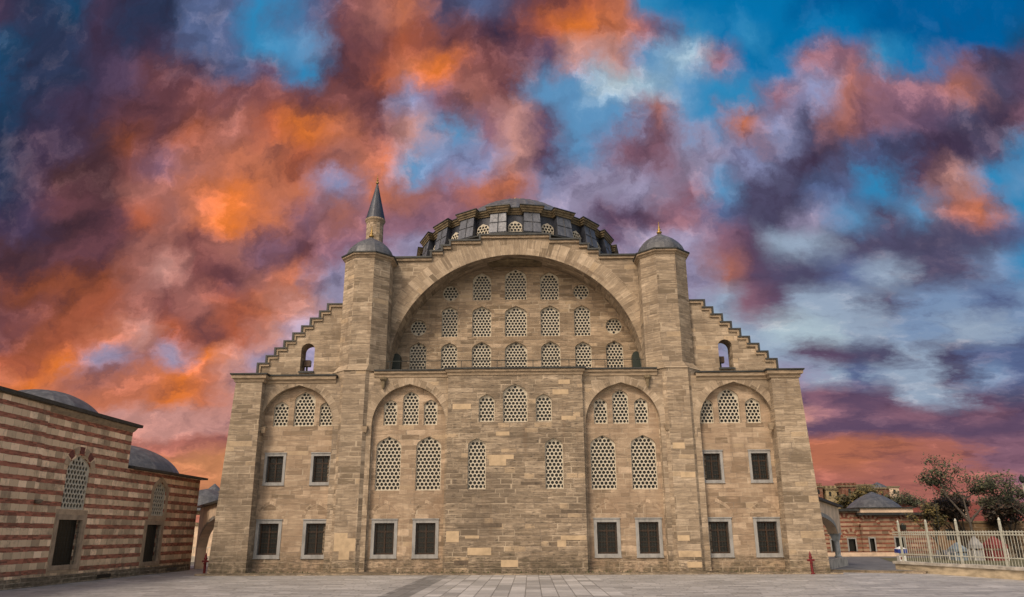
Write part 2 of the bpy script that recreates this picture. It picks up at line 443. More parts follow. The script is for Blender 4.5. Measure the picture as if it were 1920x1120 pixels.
GR = {}
def lattice_set(key, w, h, rise, sp, round_=False):
    """meshes for one kind of lattice window, origin at sill centre on the wall face"""
    if key in GR: return GR[key]
    if round_: out = circ(0, w/2, w/2, 28); rt = None
    else: out = arch(0, 0, w, h-rise, rise); rt = h-rise
    holes = lattice_holes(out, w, h, sp, rect_to=rt)
    g = cdt_plate('grille', [(x*.998, z) for x, z in out], holes, .10, .155, M_GRL)
    k = .045
    if round_: inn = circ(0, w/2, w/2-k, 28)
    else: inn = arch(0, k, w-2*k, h-rise, rise-k)
    f = plate_mesh('frame', [(x*.9985, z+.001) for x, z in out], [inn], .07, .105, M_GRL)
    gl = plate_mesh('glass', [(x*.997, z) for x, z in out], [], .21, .25, M_GLASS)
    GR[key] = (f, g, gl); return GR[key]
def place_lattice(parent, key, x, y, z, rz=0):
    f, g, gl = GR[key]
    o = link('lattice_window', f, parent, (x, y, z), rz); link('grille', g, o); link('glass', gl, o); return o

def barred_set(key, w, h, nx, nz, fw=.20, mull=True):
    if key in GR: return GR[key]
    out = [(-w/2-fw, -fw*.9), (w/2+fw, -fw*.9), (w/2+fw, h+fw), (-w/2-fw, h+fw)]
    inn = [(-w/2, 0), (w/2, 0), (w/2, h), (-w/2, h)]
    fm = plate_mesh('frame', out, [inn], -.035, .20, M_FRAME)
    b = MB()
    b.box(-w/2-fw-.03, w/2+fw+.03, -.075, .0, h+fw+.001, h+fw+.06)
    b2 = MB().box(-w/2-fw-.02, w/2+fw+.02, -.065, .0, -fw*.9-.05, -fw*.9-.001)
    trim = b.mesh('lintel', M_FRAME); sill = b2.mesh('sill', M_FRAME)
    g = MB()
    for i in range(nx):
        x = -w/2+w*(i+.5)/nx; g.tube((x, .06, 0), (x, .06, h), .009, .009, 6)
    for i in range(nz):
        z = h*(i+.5)/nz; g.tube((-w/2, .085, z), (w/2, .085, z), .009, .009, 6)
    gm = g.mesh('grille', M_IRON)
    j = MB(); e = .10
    j.box(-w/2, -w/2+e, .20, .26, 0, h); j.box(w/2-e, w/2, .20, .26, 0, h)
    j.box(-w/2+e, w/2-e, .20, .26, h-e, h); j.box(-w/2+e, w/2-e, .20, .26, 0, e)
    if mull:
        j.box(-.045, .045, .195, .255, e, h-e); j.box(-w/2+e, w/2-e, .2, .25, h*.70, h*.70+.09)
        for q in (-1, 1):
            for s_ in (.2, .36, .52): j.box(min(q*.046, q*(w/2-e)), max(q*.046, q*(w/2-e)), .215, .24, h*s_, h*s_+.03)
    jm = j.mesh('joinery', M_WOOD)
    gl = MB().box(-w/2-.02, w/2+.02, .27, .3, -.01, h+.01).mesh('glass', M_GLASS)
    GR[key] = (fm, trim, gm, jm, gl, sill); return GR[key]
def place_barred(parent, key, x, y, z, rz=0):
    fm, trim, gm, jm, gl, sill = GR[key]
    o = link('barred_window', fm, parent, (x, y, z), rz)
    for n, me in (('lintel', trim), ('sill', sill), ('grille', gm), ('joinery', jm), ('glass', gl)): link(n, me, o)
    return o

# ------------------------------------------------------------------ ground
def sheet(name, pts, z, mat):
    b = MB(); b.quadface([(x, y, z) for x, y in pts]); o = b.build(name, mat); return struct(o)
M_EARTH = simple('far ground', (.11, .10, .085), .95, .3, .05)
M_PAVE = paving('grey paving slabs', (.375, .36, .345), .34, .95)
M_PAVE2 = paving('long paving slabs', (.385, .37, .355), .62, 1.25, swap=True)
M_PAVED = paving('dark paving band', (.20, .195, .19), .5, .9, swap=True)
M_ROAD = simple('street asphalt', (.12, .12, .125), .85, .25, 1.0, bump=.2)
M_KERB = masonry('kerb stone', [(p, tuple(x*.8 for x in c)) for p, c in ST], h=.2, w=1.1, moss=True, stain=.6)
M_GRASS = simple('dry garden soil and grass', (.10, .095, .045), .95, .4, 1.2)
sheet('ground', [(-1500, -600), (1500, -600), (1500, 2500), (-1500, 2500)], -.02, M_EARTH)
sheet('plaza', [(-60, -12), (60, -12), (60, 60), (-60, 60)], -.006, M_PAVE)
sheet('path', [(-3.6, 10), (4.3, 10), (4.3, 44.28), (-3.6, 44.28)], 0.0, M_PAVE2)
sheet('paving_band', [(-4.75, 10), (-3.6, 10), (-3.6, 44.28), (-4.75, 44.28)], .002, M_PAVED)
kb = MB()
kb.box(-17.9, -4.6, 43.95, 44.6, -.1, .10).box(4.6, 17.9, 43.95, 44.6, -.1, .10).box(-4.6, 4.6, 43.85, 44.4, -.1, .09)
for s in (-1, 1):
    kb.prism([(s*9.8+q[0], 46.35+q[1]) for q in [(2.05*cos(rad(a)), 2.05*sin(rad(a))) for a in range(-157, 203, 45)]], -.1, .13)
struct(kb.build('kerb', M_KERB))
# raised street on the right with its kerb
struct(MB().quadface([(18.3, 46.2, .10), (22.3, 44.3, .10), (120, 44.3, .10), (120, 400, .10), (10, 400, .10), (10, 70, .10), (18.3, 58, .10)]).build('road', M_ROAD))
struct(MB().prof([(0, -.1), (.32, -.1), (.32, .13), (0, .13)], [(22.5, 44.2), (18.3, 46.2), (18.15, 47.5)][::-1]).build('road_kerb', M_KERB))

# ------------------------------------------------------------------ MOSQUE
MQ = thing('mosque', 'great domed limestone mosque with round arch, lattice windows and two domed corner towers', 'mosque')
# lattice types
lattice_set('big', 1.49, 3.17, .62, .238)
lattice_set('narrow', 1.06, 2.94, .46, .238)
lattice_set('mid', 1.47, 2.32, .62, .228)
lattice_set('small', .95, 1.66, .40, .228)
lattice_set('ob_s', .90, 1.52, .40, .222)
lattice_set('ob_c', 1.27, 2.10, .55, .228)
lattice_set('ib_s', .82, 1.56, .38, .222)
lattice_set('ib_c', .98, 2.06, .45, .222)
lattice_set('t1', 1.15, 2.25, .50, .225)
lattice_set('t3', 1.30, 2.25, .55, .225)
lattice_set('t4', 1.50, 2.25, .60, .225)
lattice_set('r2', 1.10, 2.15, .45, .225)
lattice_set('r3', 1.30, 2.15, .50, .225)
lattice_set('r4', 1.50, 2.15, .55, .225)
lattice_set('u4', 1.50, 2.26, .62, .225)
lattice_set('u3', 1.28, 2.02, .55, .225)
lattice_set('circ', 1.10, 1.10, 0, .222, True)
lattice_set('drum', .96, 1.25, .42, .235)
barred_set('low', 1.15, 1.74, 7, 9, .185)
barred_set('up', .98, 1.53, 7, 10, .15)
DIM = {'big': (1.49, 3.17, .62), 'narrow': (1.06, 2.94, .46), 'mid': (1.47, 2.32, .62), 'small': (.95, 1.66, .40), 'ob_s': (.9, 1.52, .4), 'ob_c': (1.27, 2.1, .55),
       'ib_s': (.82, 1.56, .38), 'ib_c': (.98, 2.06, .45), 't1': (1.15, 2.25, .5), 't3': (1.3, 2.25, .55), 't4': (1.5, 2.25, .6), 'r2': (1.1, 2.15, .45),
       'r3': (1.3, 2.15, .5), 'r4': (1.5, 2.15, .55), 'u4': (1.5, 2.26, .62), 'u3': (1.28, 2.02, .55)}
def hole(key, x, z):
    w, h, r = DIM[key]; return arch(x, z, w, z+h-r, r)

YB = 45.35
def side(s):
    """one half (s=-1 left, +1 right) of the lower storey"""
    holes = []; wins = []
    for key, x, z in [('ob_s', 14.30, 8.44), ('ob_c', 12.87, 8.44), ('ob_s', 11.48, 8.44), ('ib_s', 7.60, 8.46), ('ib_c', 6.36, 8.46), ('ib_s', 5.15, 8.46),
                      ('big', 7.60, 4.62), ('big', 5.20, 4.62)]:
        holes.append(hole(key, s*x, z)); wins.append((key, s*x, z))
    bars = []
    for key, x, z in [('up', 14.40, 5.13), ('up', 11.60, 5.13), ('low', 14.43, 1.05), ('low', 11.66, 1.05), ('low', 7.655, 1.05), ('low', 5.25, 1.05)]:
        w, h = (1.15, 1.74) if key == 'low' else (.98, 1.53)
        e = .004
        holes.append([(s*x-w/2-e, z-e), (s*x+w/2+e, z-e), (s*x+w/2+e, z+h+e), (s*x-w/2-e, z+h+e)]); bars.append((key, s*x, z))
    xa, xb = sorted((s*15.7, s*3.9))
    link('bay_wall', plate_mesh('bay_wall', [(xa, -.3), (xb, -.3), (xb, 11.3), (xa, 11.3)], holes, YB, YB+.8, M_BAY), MQ)
    for k, x, z in wins: place_lattice(MQ, k, x, YB+.03, z)
    for k, x, z in bars: place_barred(MQ, k, x, YB, z)
    # spandrel wall with the blind arches
    xa, xb = sorted((s*17.0, s*9.5))
    link('arcade_wall', plate_mesh('arcade_wall', [(xa, 3-3.4), (xb, -.4), (xb, 11.28), (xa, 11.28)], [arch(s*13.2, -.35, 4.42, 8.38, 2.5, 74, 14)], 44.98, YB-.002, M_STONE), MQ)
    xa, xb = sorted((s*9.5, s*3.95))
    link('arcade_wall', plate_mesh('arcade_wall', [(xa, -.4), (xb, -.4), (xb, 11.6), (xa, 11.6)], [arch(s*6.42, -.35, 4.46, 8.40, 2.5, 74, 14)], 45.0, YB-.002, M_STONE), MQ)
    # arch edge mouldings: thin rings of stones on the spandrels
    for cx, zs, y in ((13.2, 8.38, 44.98), (6.42, 8.40, 45.0)):
        b = MB(); po = arch(s*cx, 0, 4.42+.86, zs, 2.5+.50, 74, 14)[2:]; pi_ = arch(s*cx, 0, 4.46, zs, 2.52, 74, 14)[2:]
        L = 0
        for k in range(len(po)-1):
            a0, a1, c0, c1 = pi_[k], pi_[k+1], po[k], po[k+1]; d = (Vector(a1)-Vector(a0)).length
            b.quadface([(a0[0], y-.012, a0[1]), (a1[0], y-.012, a1[1]), (c1[0], y-.012, c1[1]), (c0[0], y-.012, c0[1])], [(.1, L), (.1, L+d), (.55, L+d), (.55, L)])
            b.quadface([(a0[0], y-.012, a0[1]), (a1[0], y-.012, a1[1]), (a1[0], y+.05, a1[1]), (a0[0], y+.05, a0[1])])
            b.quadface([(c0[0], y-.012, c0[1]), (c1[0], y-.012, c1[1]), (c1[0], y+.0, c1[1]), (c0[0], y+.0, c0[1])]); L += d
        b.build('arch_ring', M_ARCH, MQ, fix=False)
    # relieving arches over the lower windows
    for cx in (7.655, 5.25, 14.43, 11.66):
        b = MB(); po = arch(s*cx, 0, 1.75, 3.12, .98, 60, 8)[2:]; pi_ = arch(s*cx, 0, 1.40, 3.12, .78, 60, 8)[2:]
        y = YB-.012; L = 0
        for k in range(len(po)-1):
            a0, a1, c0, c1 = pi_[k], pi_[k+1], po[k], po[k+1]; d = (Vector(a1)-Vector(a0)).length
            b.quadface([(a0[0], y, a0[1]), (a1[0], y, a1[1]), (c1[0], y, c1[1]), (c0[0], y, c0[1])], [(.1, L), (.1, L+d), (.3, L+d), (.3, L)]); L += d
            b.quadface([(c0[0], y, c0[1]), (c1[0], y, c1[1]), (c1[0], y+.012, c1[1]), (c0[0], y+.012, c0[1])])
            b.quadface([(a0[0], y, a0[1]), (a1[0], y, a1[1]), (a1[0], y+.012, a1[1]), (a0[0], y+.012, a0[1])])
        b.build('relieving_arch', M_BAY, MQ, fix=False)
    # outer pier, slightly battered
    def X(x): return s*x
    p0 = [(X(17.42), 44.42), (X(15.22), 44.42), (X(15.22), 46.2), (X(17.42), 46.2)]; p1 = [(X(16.92), 44.42), (X(15.30), 44.42), (X(15.30), 46.2), (X(16.92), 46.2)]
    if s > 0: p0 = p0[::-1]; p1 = p1[::-1]
    MB().prism(p0, -.3, 11.05, p1).build('corner_pier', M_TUR, MQ)
    # corbels beside the piers where the arches spring
    for x, y in ((15.12, 44.98), (9.02+.0, 45.0)):
        MB().prism([(X(x)-.10, y-.18), (X(x)+.10, y-.18), (X(x)+.10, y+.02), (X(x)-.10, y+.02)], 7.98, 8.34,
                   [(X(x)-.18, y-.28), (X(x)+.18, y-.28), (X(x)+.18, y+.02), (X(x)-.18, y+.02)]).build('corbel', M_TRIM, MQ)
    # cornice of the outer bay and pier: moulded stone then a dark lead edge
    path = [(X(10.95), 44.98), (X(15.25), 44.98), (X(15.25), 44.42), (X(16.95), 44.42), (X(16.95), 66)]
    if s < 0: path = path[::-1]
    mb = MB().prof([(0, 10.98), (.06, 11.02), (.08, 11.16), (.20, 11.22), (.22, 11.40), (.02, 11.42)], path); mb.build('cornice', M_TRIM, MQ)
    MB().prof([(-.5, 11.425), (.28, 11.425), (.29, 11.51), (-.5, 11.56)], path).build('lead_edge', M_LEADD, MQ)
    # inner bay cornice
    path = [(X(3.9), 45.0), (X(8.62), 45.0)]
    if s < 0: path = path[::-1]
    MB().prof([(0, 11.30), (.05, 11.33), (.07, 11.50), (.16, 11.55), (.17, 11.68), (.0, 11.69)], path).build('cornice', M_TRIM, MQ)
    MB().prof([(-2.2, 11.695), (.23, 11.695), (.24, 11.78), (-2.2, 11.80)], path).build('lead_edge', M_LEADD, MQ)
    # outer lower roof and body
    xa, xb = sorted((X(16.9), X(9.0)))
    MB().box(xa, xb, 46.15, 66, -.3, 11.40).build('side_body', M_STONE, MQ)
    # tower: octagonal, wider below its weathering band
    oc = lambda a, cx_=9.58, cy_=46.3: [(X(cx_)+a/cos(pi/8)*cos(pi/8+k*pi/4), cy_+a/cos(pi/8)*sin(pi/8+k*pi/4)) for k in range(8)]
    MB().prism(oc(1.60, 9.80, 46.40), -.3, 11.75).build('tower_base', M_TUR, MQ)
    MB().prism(oc(1.64, 9.78, 46.38), 11.75, 12.12, oc(1.48)).build('weathering_band', M_ARCH, MQ)
    MB().prism(oc(1.475), 12.12, 19.2).build('tower_shaft', M_TUR, MQ)
    zc = 19.12
    MB().prof([(0, zc), (.05, zc+.03), (.08, zc+.12), (.20, zc+.18), (.21, zc+.27), (0, zc+.28)], oc(1.475), closed=True).build('tower_cornice', M_TRIM, MQ)
    MB().prof([(-.3, zc+.285), (.26, zc+.285), (.27, zc+.36), (-.3, zc+.42)], oc(1.475), closed=True).build('lead_edge', M_LEADD, MQ)
    R = 1.56
    pr = [(R+.04, zc+.30), (R, zc+.42), (R*.97, zc+.62), (R*.90, zc+.88), (R*.78, zc+1.14), (R*.62, zc+1.38), (R*.44, zc+1.57), (R*.27, zc+1.72), (R*.12, zc+1.86), (.05, zc+1.98)]
    dm = MB().lathe(pr, (X(9.58), 46.3), 32, pi/8, 4, .03).build('tower_dome', M_LEAD, MQ, smooth=False)
    zt = zc+1.93
    fp = [(.06, zt), (.16, zt+.08), (.18, zt+.16), (.05, zt+.25), (.13, zt+.34), (.04, zt+.43), (.08, zt+.50), (.03, zt+.58), (.02, zt+.88)]
    MB().lathe(fp, (X(9.58), 46.3), 12).build('finial', M_GOLD, dm, smooth=True)
    # stalactite spout in the corner beside the tower
    MB().lathe([(.02, 10.55), (.07, 10.65), (.12, 10.9), (.13, 11.05), (.22, 11.15), (.24, 11.3)], (X(8.02), 44.86), 10).build('spout', M_TRIMD, MQ)
    # stepped wall above the outer bay
    st = [(-16.17, 12.44), (-15.66, 12.92), (-15.15, 13.42), (-14.61, 13.88), (-14.09, 14.39), (-13.56, 14.85), (-13.04, 15.36), (-12.48, 15.83), (-12.0, 16.31)]
    st = [(s*-x, z) for x, z in st]   # |x| form
    ys, ye = 46.0, 47.05
    pts = [(X(9.6), 11.4), (X(16.17), 11.4)]
    out = [(X(9.6), 11.38), (X(abs(st[0][0])), 11.38)]
    for k, (x, z) in enumerate(st):
        ax = abs(x)
        if k: out.append((X(ax), st[k-1][1]))
        out.append((X(ax), z))
    out.append((X(9.6), st[-1][1]))
    zop = 11.95
    link('stepped_wall', plate_mesh('stepped_wall', [(x, z-.0) for x, z in out], [arch(X(13.15), zop, .86, 13.35, .43, 80, 8)], ys, ye, M_STONE), MQ)
    cp = MB(); le = MB()
    for k, (x, z) in enumerate(st):
        ax = abs(x); nx = abs(st[k+1][0]) if k+1 < len(st) else 9.8; zb = st[k-1][1] if k else 11.56
        xa, xb = sorted((X(ax+.07), X(nx+.002)))
        cp.box(xa, xb, ys-.09, ye+.06, z-.13, z-.002) if False else None
        xa, xb = sorted((X(ax+.12), X(nx-.12 if k+1 < len(st) else nx)))
        le.box(xa, xb, ys-.16, ye+.1, z+.002, z+.085)
        xa, xb = sorted((X(ax+.12), X(ax+.004))); le.box(xa, xb, ys-.16, ye+.1, zb+.09 if k else zb, z)
        xa, xb = sorted((X(ax-.0), X(nx-.14 if k+1 < len(st) else nx))); cp.box(xa, xb, ys-.10, ys-.002, z-.14, z)
        xa, xb = sorted((X(ax-.0), X(ax-.13))); cp.box(xa, xb, ys-.095, ys-.003, (st[k-1][1]-.14 if k else 11.6), z-.145)
    cp.build('step_moulding', M_TRIM, MQ); le.build('step_lead', M_LEADD, MQ)
    MB().box(min(X(12.66), X(13.64)), max(X(12.66), X(13.64)), ys-.12, ye+.05, zop-.09, zop+.02).build('opening_sill', M_LEADD, MQ)
side(-1); side(1)
# small lamp boxes standing in the two openings
for s, lab in ((-1, 'small brown box lamp in the left arched opening of the stepped wall'), (1, 'small brown box lamp in the right arched opening of the stepped wall')):
    t = thing('box_lamp', lab, 'floodlight', 'box lamps in the arched openings', (s*13.15-.18 if s < 0 else s*13.15-.22, 46.62, 11.97))
    MB().box(-.05, .05, -.05, .05, 0, .42).build('stand', M_IRON, t)
    MB().box(-.20, .22, -.16, .16, .42, .82).build('housing', M_WOOD, t)
    MB().box(.222, .24, -.13, .13, .45, .79).build('lens', M_FRAME, t)

# middle block of the lower storey
hs = [hole('narrow', -2.27, 4.64), hole('narrow', 2.27, 4.64), hole('mid', 0, 8.51), hole('small', -1.71, 8.54), hole('small', 1.71, 8.54)]
link('middle_block', plate_mesh('middle_block', [(-4.05, -.3), (4.05, -.3), (4.05, 11.6), (-4.05, 11.6)], hs, 44.72, 46.2, M_BLOCK), MQ)
for k, x, z in [('narrow', -2.27, 4.64), ('narrow', 2.27, 4.64), ('mid', 0, 8.51), ('small', -1.71, 8.54), ('small', 1.71, 8.54)]: place_lattice(MQ, k, x, 44.78, z)
path = [(-4.05, 45.0), (-4.05, 44.72), (4.05, 44.72), (4.05, 45.0)]
MB().prof([(0, 11.34), (.05, 11.37), (.07, 11.52), (.16, 11.57), (.17, 11.70), (0, 11.71)], path).build('cornice', M_TRIM, MQ)
MB().prof([(-.2, 11.715), (.24, 11.715), (.25, 11.81), (-.2, 11.83)], path).build('lead_edge', M_LEADD, MQ)
MB().box(-8.6, 8.6, 45.2, 49.0, 11.40, 11.69).build('terrace', M_LEAD, MQ)
M_PATCH = simple('pale repair stone', (.46, .345, .215), .85, .16, 2.0, bump=.15); M_PATCH2 = simple('dark weathered stone', (.12, .09, .062), .9, .3, 3.0, bump=.4)
for x0, x1, z0, z1, m_ in ((-1.65, -.10, 6.35, 6.60, 0), (-1.55, -.55, 5.98, 6.35, 0), (-3.98, -3.25, 1.72, 2.32, 0), (-2.75, -1.40, 1.02, 1.42, 0), (-2.9, -2.1, 1.92, 2.08, 0), (-3.75, -2.65, 9.30, 9.62, 0),
        (2.25, 3.20, 10.15, 10.45, 0), (2.62, 3.30, 10.78, 11.05, 0), (2.75, 3.60, 8.62, 8.86, 0), (2.55, 4.0, 1.82, 2.06, 0), (2.35, 2.85, 1.45, 1.80, 0), (-.85, .12, .38, .76, 0), (-1.15, -.35, 7.72, 7.95, 0),
        (-2.0, -.8, 2.52, 2.74, 1), (2.6, 3.95, 3.30, 3.46, 1), (-2.3, -1.55, 3.62, 3.78, 1), (-3.5, -2.7, .50, .74, 1), (1.75, 2.5, 3.05, 3.2, 1), (.3, 1.5, 4.88, 5.05, 1)):
    link('repair_stone', plate_mesh('repair_stone', [(x0, z0), (x1, z0), (x1, z1), (x0, z1)], [], 44.712, 44.73, M_PATCH2 if m_ else M_PATCH), MQ)
for x0, x1, z0, z1 in ((-10.42, -9.18, 1.25, 1.95), (-10.42, -9.65, 1.951, 2.25), (-10.1, -9.5, .8, 1.249), (9.62, 10.44, .32, .62), (9.18, 10.44, .88, 1.2), (9.18, 9.85, 1.75, 2.05), (9.6, 10.44, 5.25, 5.55), (9.25, 9.95, 6.9, 7.25), (-10.3, -9.5, 12.4, 12.62)):
    if z0 < 12: link('repair_stone', plate_mesh('repair_stone', [(x0, z0), (x1, z0), (x1, z1), (x0, z1)], [], 44.79, 44.82, M_PATCH), MQ)
MB().box(-8.9, 8.9, 46.25, 66, -.3, 11.39).build('body', M_STONE, MQ)
# great arch wall with stepped top
top = [(-9.5, 19.85), (-5.57, 19.85), (-5.57, 20.28), (-4.84, 20.28), (-4.84, 20.66), (-4.30, 20.66), (-4.30, 21.02), (-2.30, 21.02), (-2.30, 21.40)]
top += [(-x, z) for x, z in reversed(top)]
YA, YT = 47.0, 48.9
ell = [(8.22*cos(rad(a)), 12.1+7.9*sin(rad(a))) for a in range(0, 181, 4)]
holeA = [(-8.22, 11.42), (8.22, 11.42)]+ell
link('great_arch_wall', plate_mesh('great_arch_wall', [(-9.5, 11.4), (9.5, 11.4)]+[(x, z-.10) for x, z in reversed(top)], [holeA], YA, YT, M_STONE), MQ)
b = MB(); L = 0
NR = 64
for k in range(NR):
    a0, a1 = pi*k/NR, pi*(k+1)/NR
    pin = lambda a: (8.235*cos(a), 12.1+7.915*sin(a)); po = lambda a: (9.42*cos(a), 12.1+9.05*sin(a))
    i0, i1, o0, o1 = pin(a0), pin(a1), po(a0), po(a1)
    if max(abs(o0[0]), abs(o1[0])) > 9.45: pass
    y = YA-.02; d = 8.3*pi/NR
    b.quadface([(i0[0], y, i0[1]), (i1[0], y, i1[1]), (o1[0], y, o1[1]), (o0[0], y, o0[1])], [(.3, L), (.3, L+d), (1.4, L+d), (1.4, L)])
    b.quadface([(i0[0], y, i0[1]), (i1[0], y, i1[1]), (i1[0], y+.03, i1[1]), (i0[0], y+.03, i0[1])])
    b.quadface([(o0[0], y, o0[1]), (o1[0], y, o1[1]), (o1[0], y+.02, o1[1]), (o0[0], y+.02, o0[1])])
    L += d
b.build('great_arch_ring', M_ARCH, MQ, fix=False)
# outline moulding and lead on the stepped gable
cp = MB(); le = MB()
for i in range(0, len(top)-1):
    (x0, z0), (x1, z1) = top[i], top[i+1]
    if abs(z0-z1) < 1e-6:
        prevv = top[i-1][1] if i > 0 else None; nxt = top[i+2][1] if i+2 < len(top) else None
        a = x0-(.10 if (prevv is not None and prevv < z0) else (-.0)); c = x1+(.10 if (nxt is not None and nxt < z0) else 0)
        e0 = x0+(-.16 if (prevv is not None and prevv < z0) else .0); e1 = x1+(.16 if (nxt is not None and nxt < z0) else 0)
        cp.box(a, c, YA-.14, YA-.002, z0-.22, z0-.10-.002+.05); le.box(e0, e1, YA-.24, YT+.1, z0-.045, z0+.06)
    else:
        lo, hi = min(z0, z1), max(z0, z1); sg = -1 if z1 > z0 else 1
        xa, xb = sorted((x0, x0+sg*.10)); cp.box(xa, xb, YA-.135, YA-.003, lo-.05, hi-.225)
        xa, xb = sorted((x0+sg*.004, x0+sg*.12)); le.box(xa, xb, YA-.235, YT+.09, lo+.062, hi-.05)
cp.build('gable_moulding', M_TRIM, MQ); le.build('gable_lead', M_LEADD, MQ)
# tympanum
wins = []
for s in (-1, 1):
    wins += [('t1', s*6.58, 12.25), ('r2', s*4.49, 12.3), ('t3', s*2.32, 12.25), ('r2', s*4.49, 14.85), ('r3', s*2.32, 14.85), ('u3', s*2.32, 17.42)]
wins += [('t4', 0, 12.25), ('r4', 0, 14.85), ('u4', 0, 17.44)]
cs = [(s*x, z) for s in (-1, 1) for x, z in ((6.60, 15.5), (4.47, 17.95))]
holes = [hole(k, x, z) for k, x, z in wins]+[circ(x, z, .55, 28) for x, z in cs]
link('tympanum_wall', plate_mesh('tympanum_wall', [(-9.4, 11.4), (9.4, 11.4), (9.4, 20.6), (-9.4, 20.6)], holes, YT+.002, YT+.7, M_TYM), MQ)
for k, x, z in wins: place_lattice(MQ, k, x, YT+.08, z)
for x, z in cs: place_lattice(MQ, 'circ', x, YT+.06, z-.55)
for s in (-1, 1):   # small arched doors at the ends of the terrace
    dm_, t_, b_ = new_mat('dark green door paint'); t_.put(b_.inputs['Base Color'], (.012, .022, .016, 1)); b_.inputs['Roughness'].default_value = .45
    me = plate_mesh('terrace_door', arch(s*7.93, 11.7, .52, 13.35, .27, 85, 8), [], 48.35, YT-.002, dm_); link('terrace_door', me, MQ)
# thin railing along the terrace edge
rl = MB(); rl.tube((-7.9, 45.0, 12.33), (7.9, 45.0, 12.33), .022, .022, 6)
for k in range(-3, 5): rl.tube((k*2.2-1.1, 45.0, 11.8), (k*2.2-1.1, 45.0, 12.33), .02, .02, 6)
rl.build('railing', M_IRON, MQ)
# upper body behind the arch
MB().box(-9.6, 9.6, YT+.72, 65, 11.4, 19.75).build('upper_body', M_STONE, MQ)
MB().box(-9.5, 9.5, YT+.1, 65.1, 19.751, 19.83).build('roof_lead', M_LEAD, MQ)
# drum: 24 windows between 24 buttresses
CX, CY = 0.0, 55.9
KY, YF = 1.5, 47.5
def deep(mb): mb.v = [(x, YF+(y-YF)*KY, z) for x, y, z in mb.v]; return mb
def ringpts(r, n=96): return [(CX+r*cos(2*pi*k/n), CY+r*sin(2*pi*k/n)) for k in range(n)]
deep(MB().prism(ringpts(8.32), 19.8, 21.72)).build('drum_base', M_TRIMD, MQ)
deep(MB().prof([(-.9, 21.72), (.20, 21.72), (.21, 21.81), (-.9, 21.95)], ringpts(8.32), closed=True)).build('drum_skirt', M_LEADD, MQ)
deep(MB().prism(ringpts(7.86), 21.8, 23.62)).build('drum_wall', M_NAVY, MQ)
NB = 22
for k in range(NB):
    a = -pi/2+k*2*pi/NB
    x, y = CX+7.93*cos(a), CY+7.93*sin(a); y = YF+(y-YF)*KY; an = atan2(sin(a)/KY, cos(a))
    f, g, gl = GR['drum']
    if sin(a) < .35:
        o = link('drum_window', f, MQ, (x, y, 21.70), an+pi/2); link('grille', g, o, (0, -.16, 0)); link('glass', gl, o, (0, -.2, 0))
    a2 = a+pi/NB
    ux, uy = cos(a2), sin(a2)
    if sin(a2) > .35: continue
    t_ = (-uy, ux)
    bt = MB(); hw = .62
    P = lambda r, w: (CX+ux*r+t_[0]*w, CY+uy*r+t_[1]*w)
    bt.prism([P(7.5, -hw), P(8.46, -hw), P(8.46, hw), P(7.5, hw)], 21.85, 23.62, [P(7.5, -hw*.9), P(8.16, -hw*.9), P(8.16, hw*.9), P(7.5, hw*.9)])
    o = deep(bt).build('drum_buttress', M_NAVY, MQ)
    fc = MB(); q0, q1, q2, q3 = P(8.475, -hw*.97), P(8.475, hw*.97), P(8.175, hw*.87), P(8.175, -hw*.87); e0, e1, e2, e3 = P(8.44, -hw*.97), P(8.44, hw*.97), P(8.14, hw*.87), P(8.14, -hw*.87)
    fc.v += [(*q0, 21.9), (*q1, 21.9), (*q2, 23.58), (*q3, 23.58), (*e0, 21.9), (*e1, 21.9), (*e2, 23.58), (*e3, 23.58)]
    fc.f += [(0, 1, 2, 3), (7, 6, 5, 4), (0, 4, 5, 1), (1, 5, 6, 2), (2, 6, 7, 3), (3, 7, 4, 0)]
    deep(fc).build('lead_panel', M_LEADL, o)
    sm = MB(); sm.tube((*P(8.49, 0), 21.9), (*P(8.19, 0), 23.6), .03, .03, 5)
    deep(sm).build('seam', M_LEAD, o)
    sm = MB(); sm.tube((*P(8.345, -hw*.93), 22.7), (*P(8.345, hw*.93), 22.7), .022, .022, 5); deep(sm).build('seam', M_LEAD, o)
# drum cornice wrapping the buttresses
path = []
for k in range(NB):
    a2 = -pi/2+(k+.5)*2*pi/NB; ux, uy = cos(a2), sin(a2); hw = .66
    for r, w in ((7.88, -hw), (8.24, -hw), (8.24, hw), (7.88, hw)): path.append((CX+ux*r-uy*w, CY+uy*r+ux*w))
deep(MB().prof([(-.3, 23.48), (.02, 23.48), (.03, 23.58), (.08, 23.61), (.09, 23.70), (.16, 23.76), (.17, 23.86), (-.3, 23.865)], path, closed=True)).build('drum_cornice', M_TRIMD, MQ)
deep(MB().prof([(-.8, 23.87), (.21, 23.87), (.21, 23.93), (-.8, 24.04)], path, closed=True)).build('drum_lead_edge', M_LEADD, MQ)
R = 7.55; zc = 19.95
pr = [(R*cos(rad(a)), zc+1.17*R*sin(rad(a))) for a in range(26, 90, 4)]+[(.05, zc+1.17*R)]
dm = deep(MB().lathe(pr, (CX, CY), 144, 0, 3, .045)).build('dome', M_LEAD, MQ)
z = zc+1.17*R; FY = YF+(CY-YF)*KY
MB().lathe([(.1, z-.1), (.28, z), (.1, z+.15), (.16, z+.28), (.24, z+.42), (.16, z+.56), (.05, z+.68), (.09, z+.78), (.03, z+.88), (.02, z+1.0)], (CX, FY), 14).build('finial', M_GOLD, dm, smooth=True)
cr = MB()
for k in range(8):
    a0 = rad(128+k*35); a1 = rad(128+(k+1)*35)
    cr.tube((CX+.30*cos(a0), FY, z+1.25+.30*sin(a0)), (CX+.30*cos(a1), FY, z+1.25+.30*sin(a1)), .05, .05, 6)
cr.build('crescent', M_GOLD, dm)
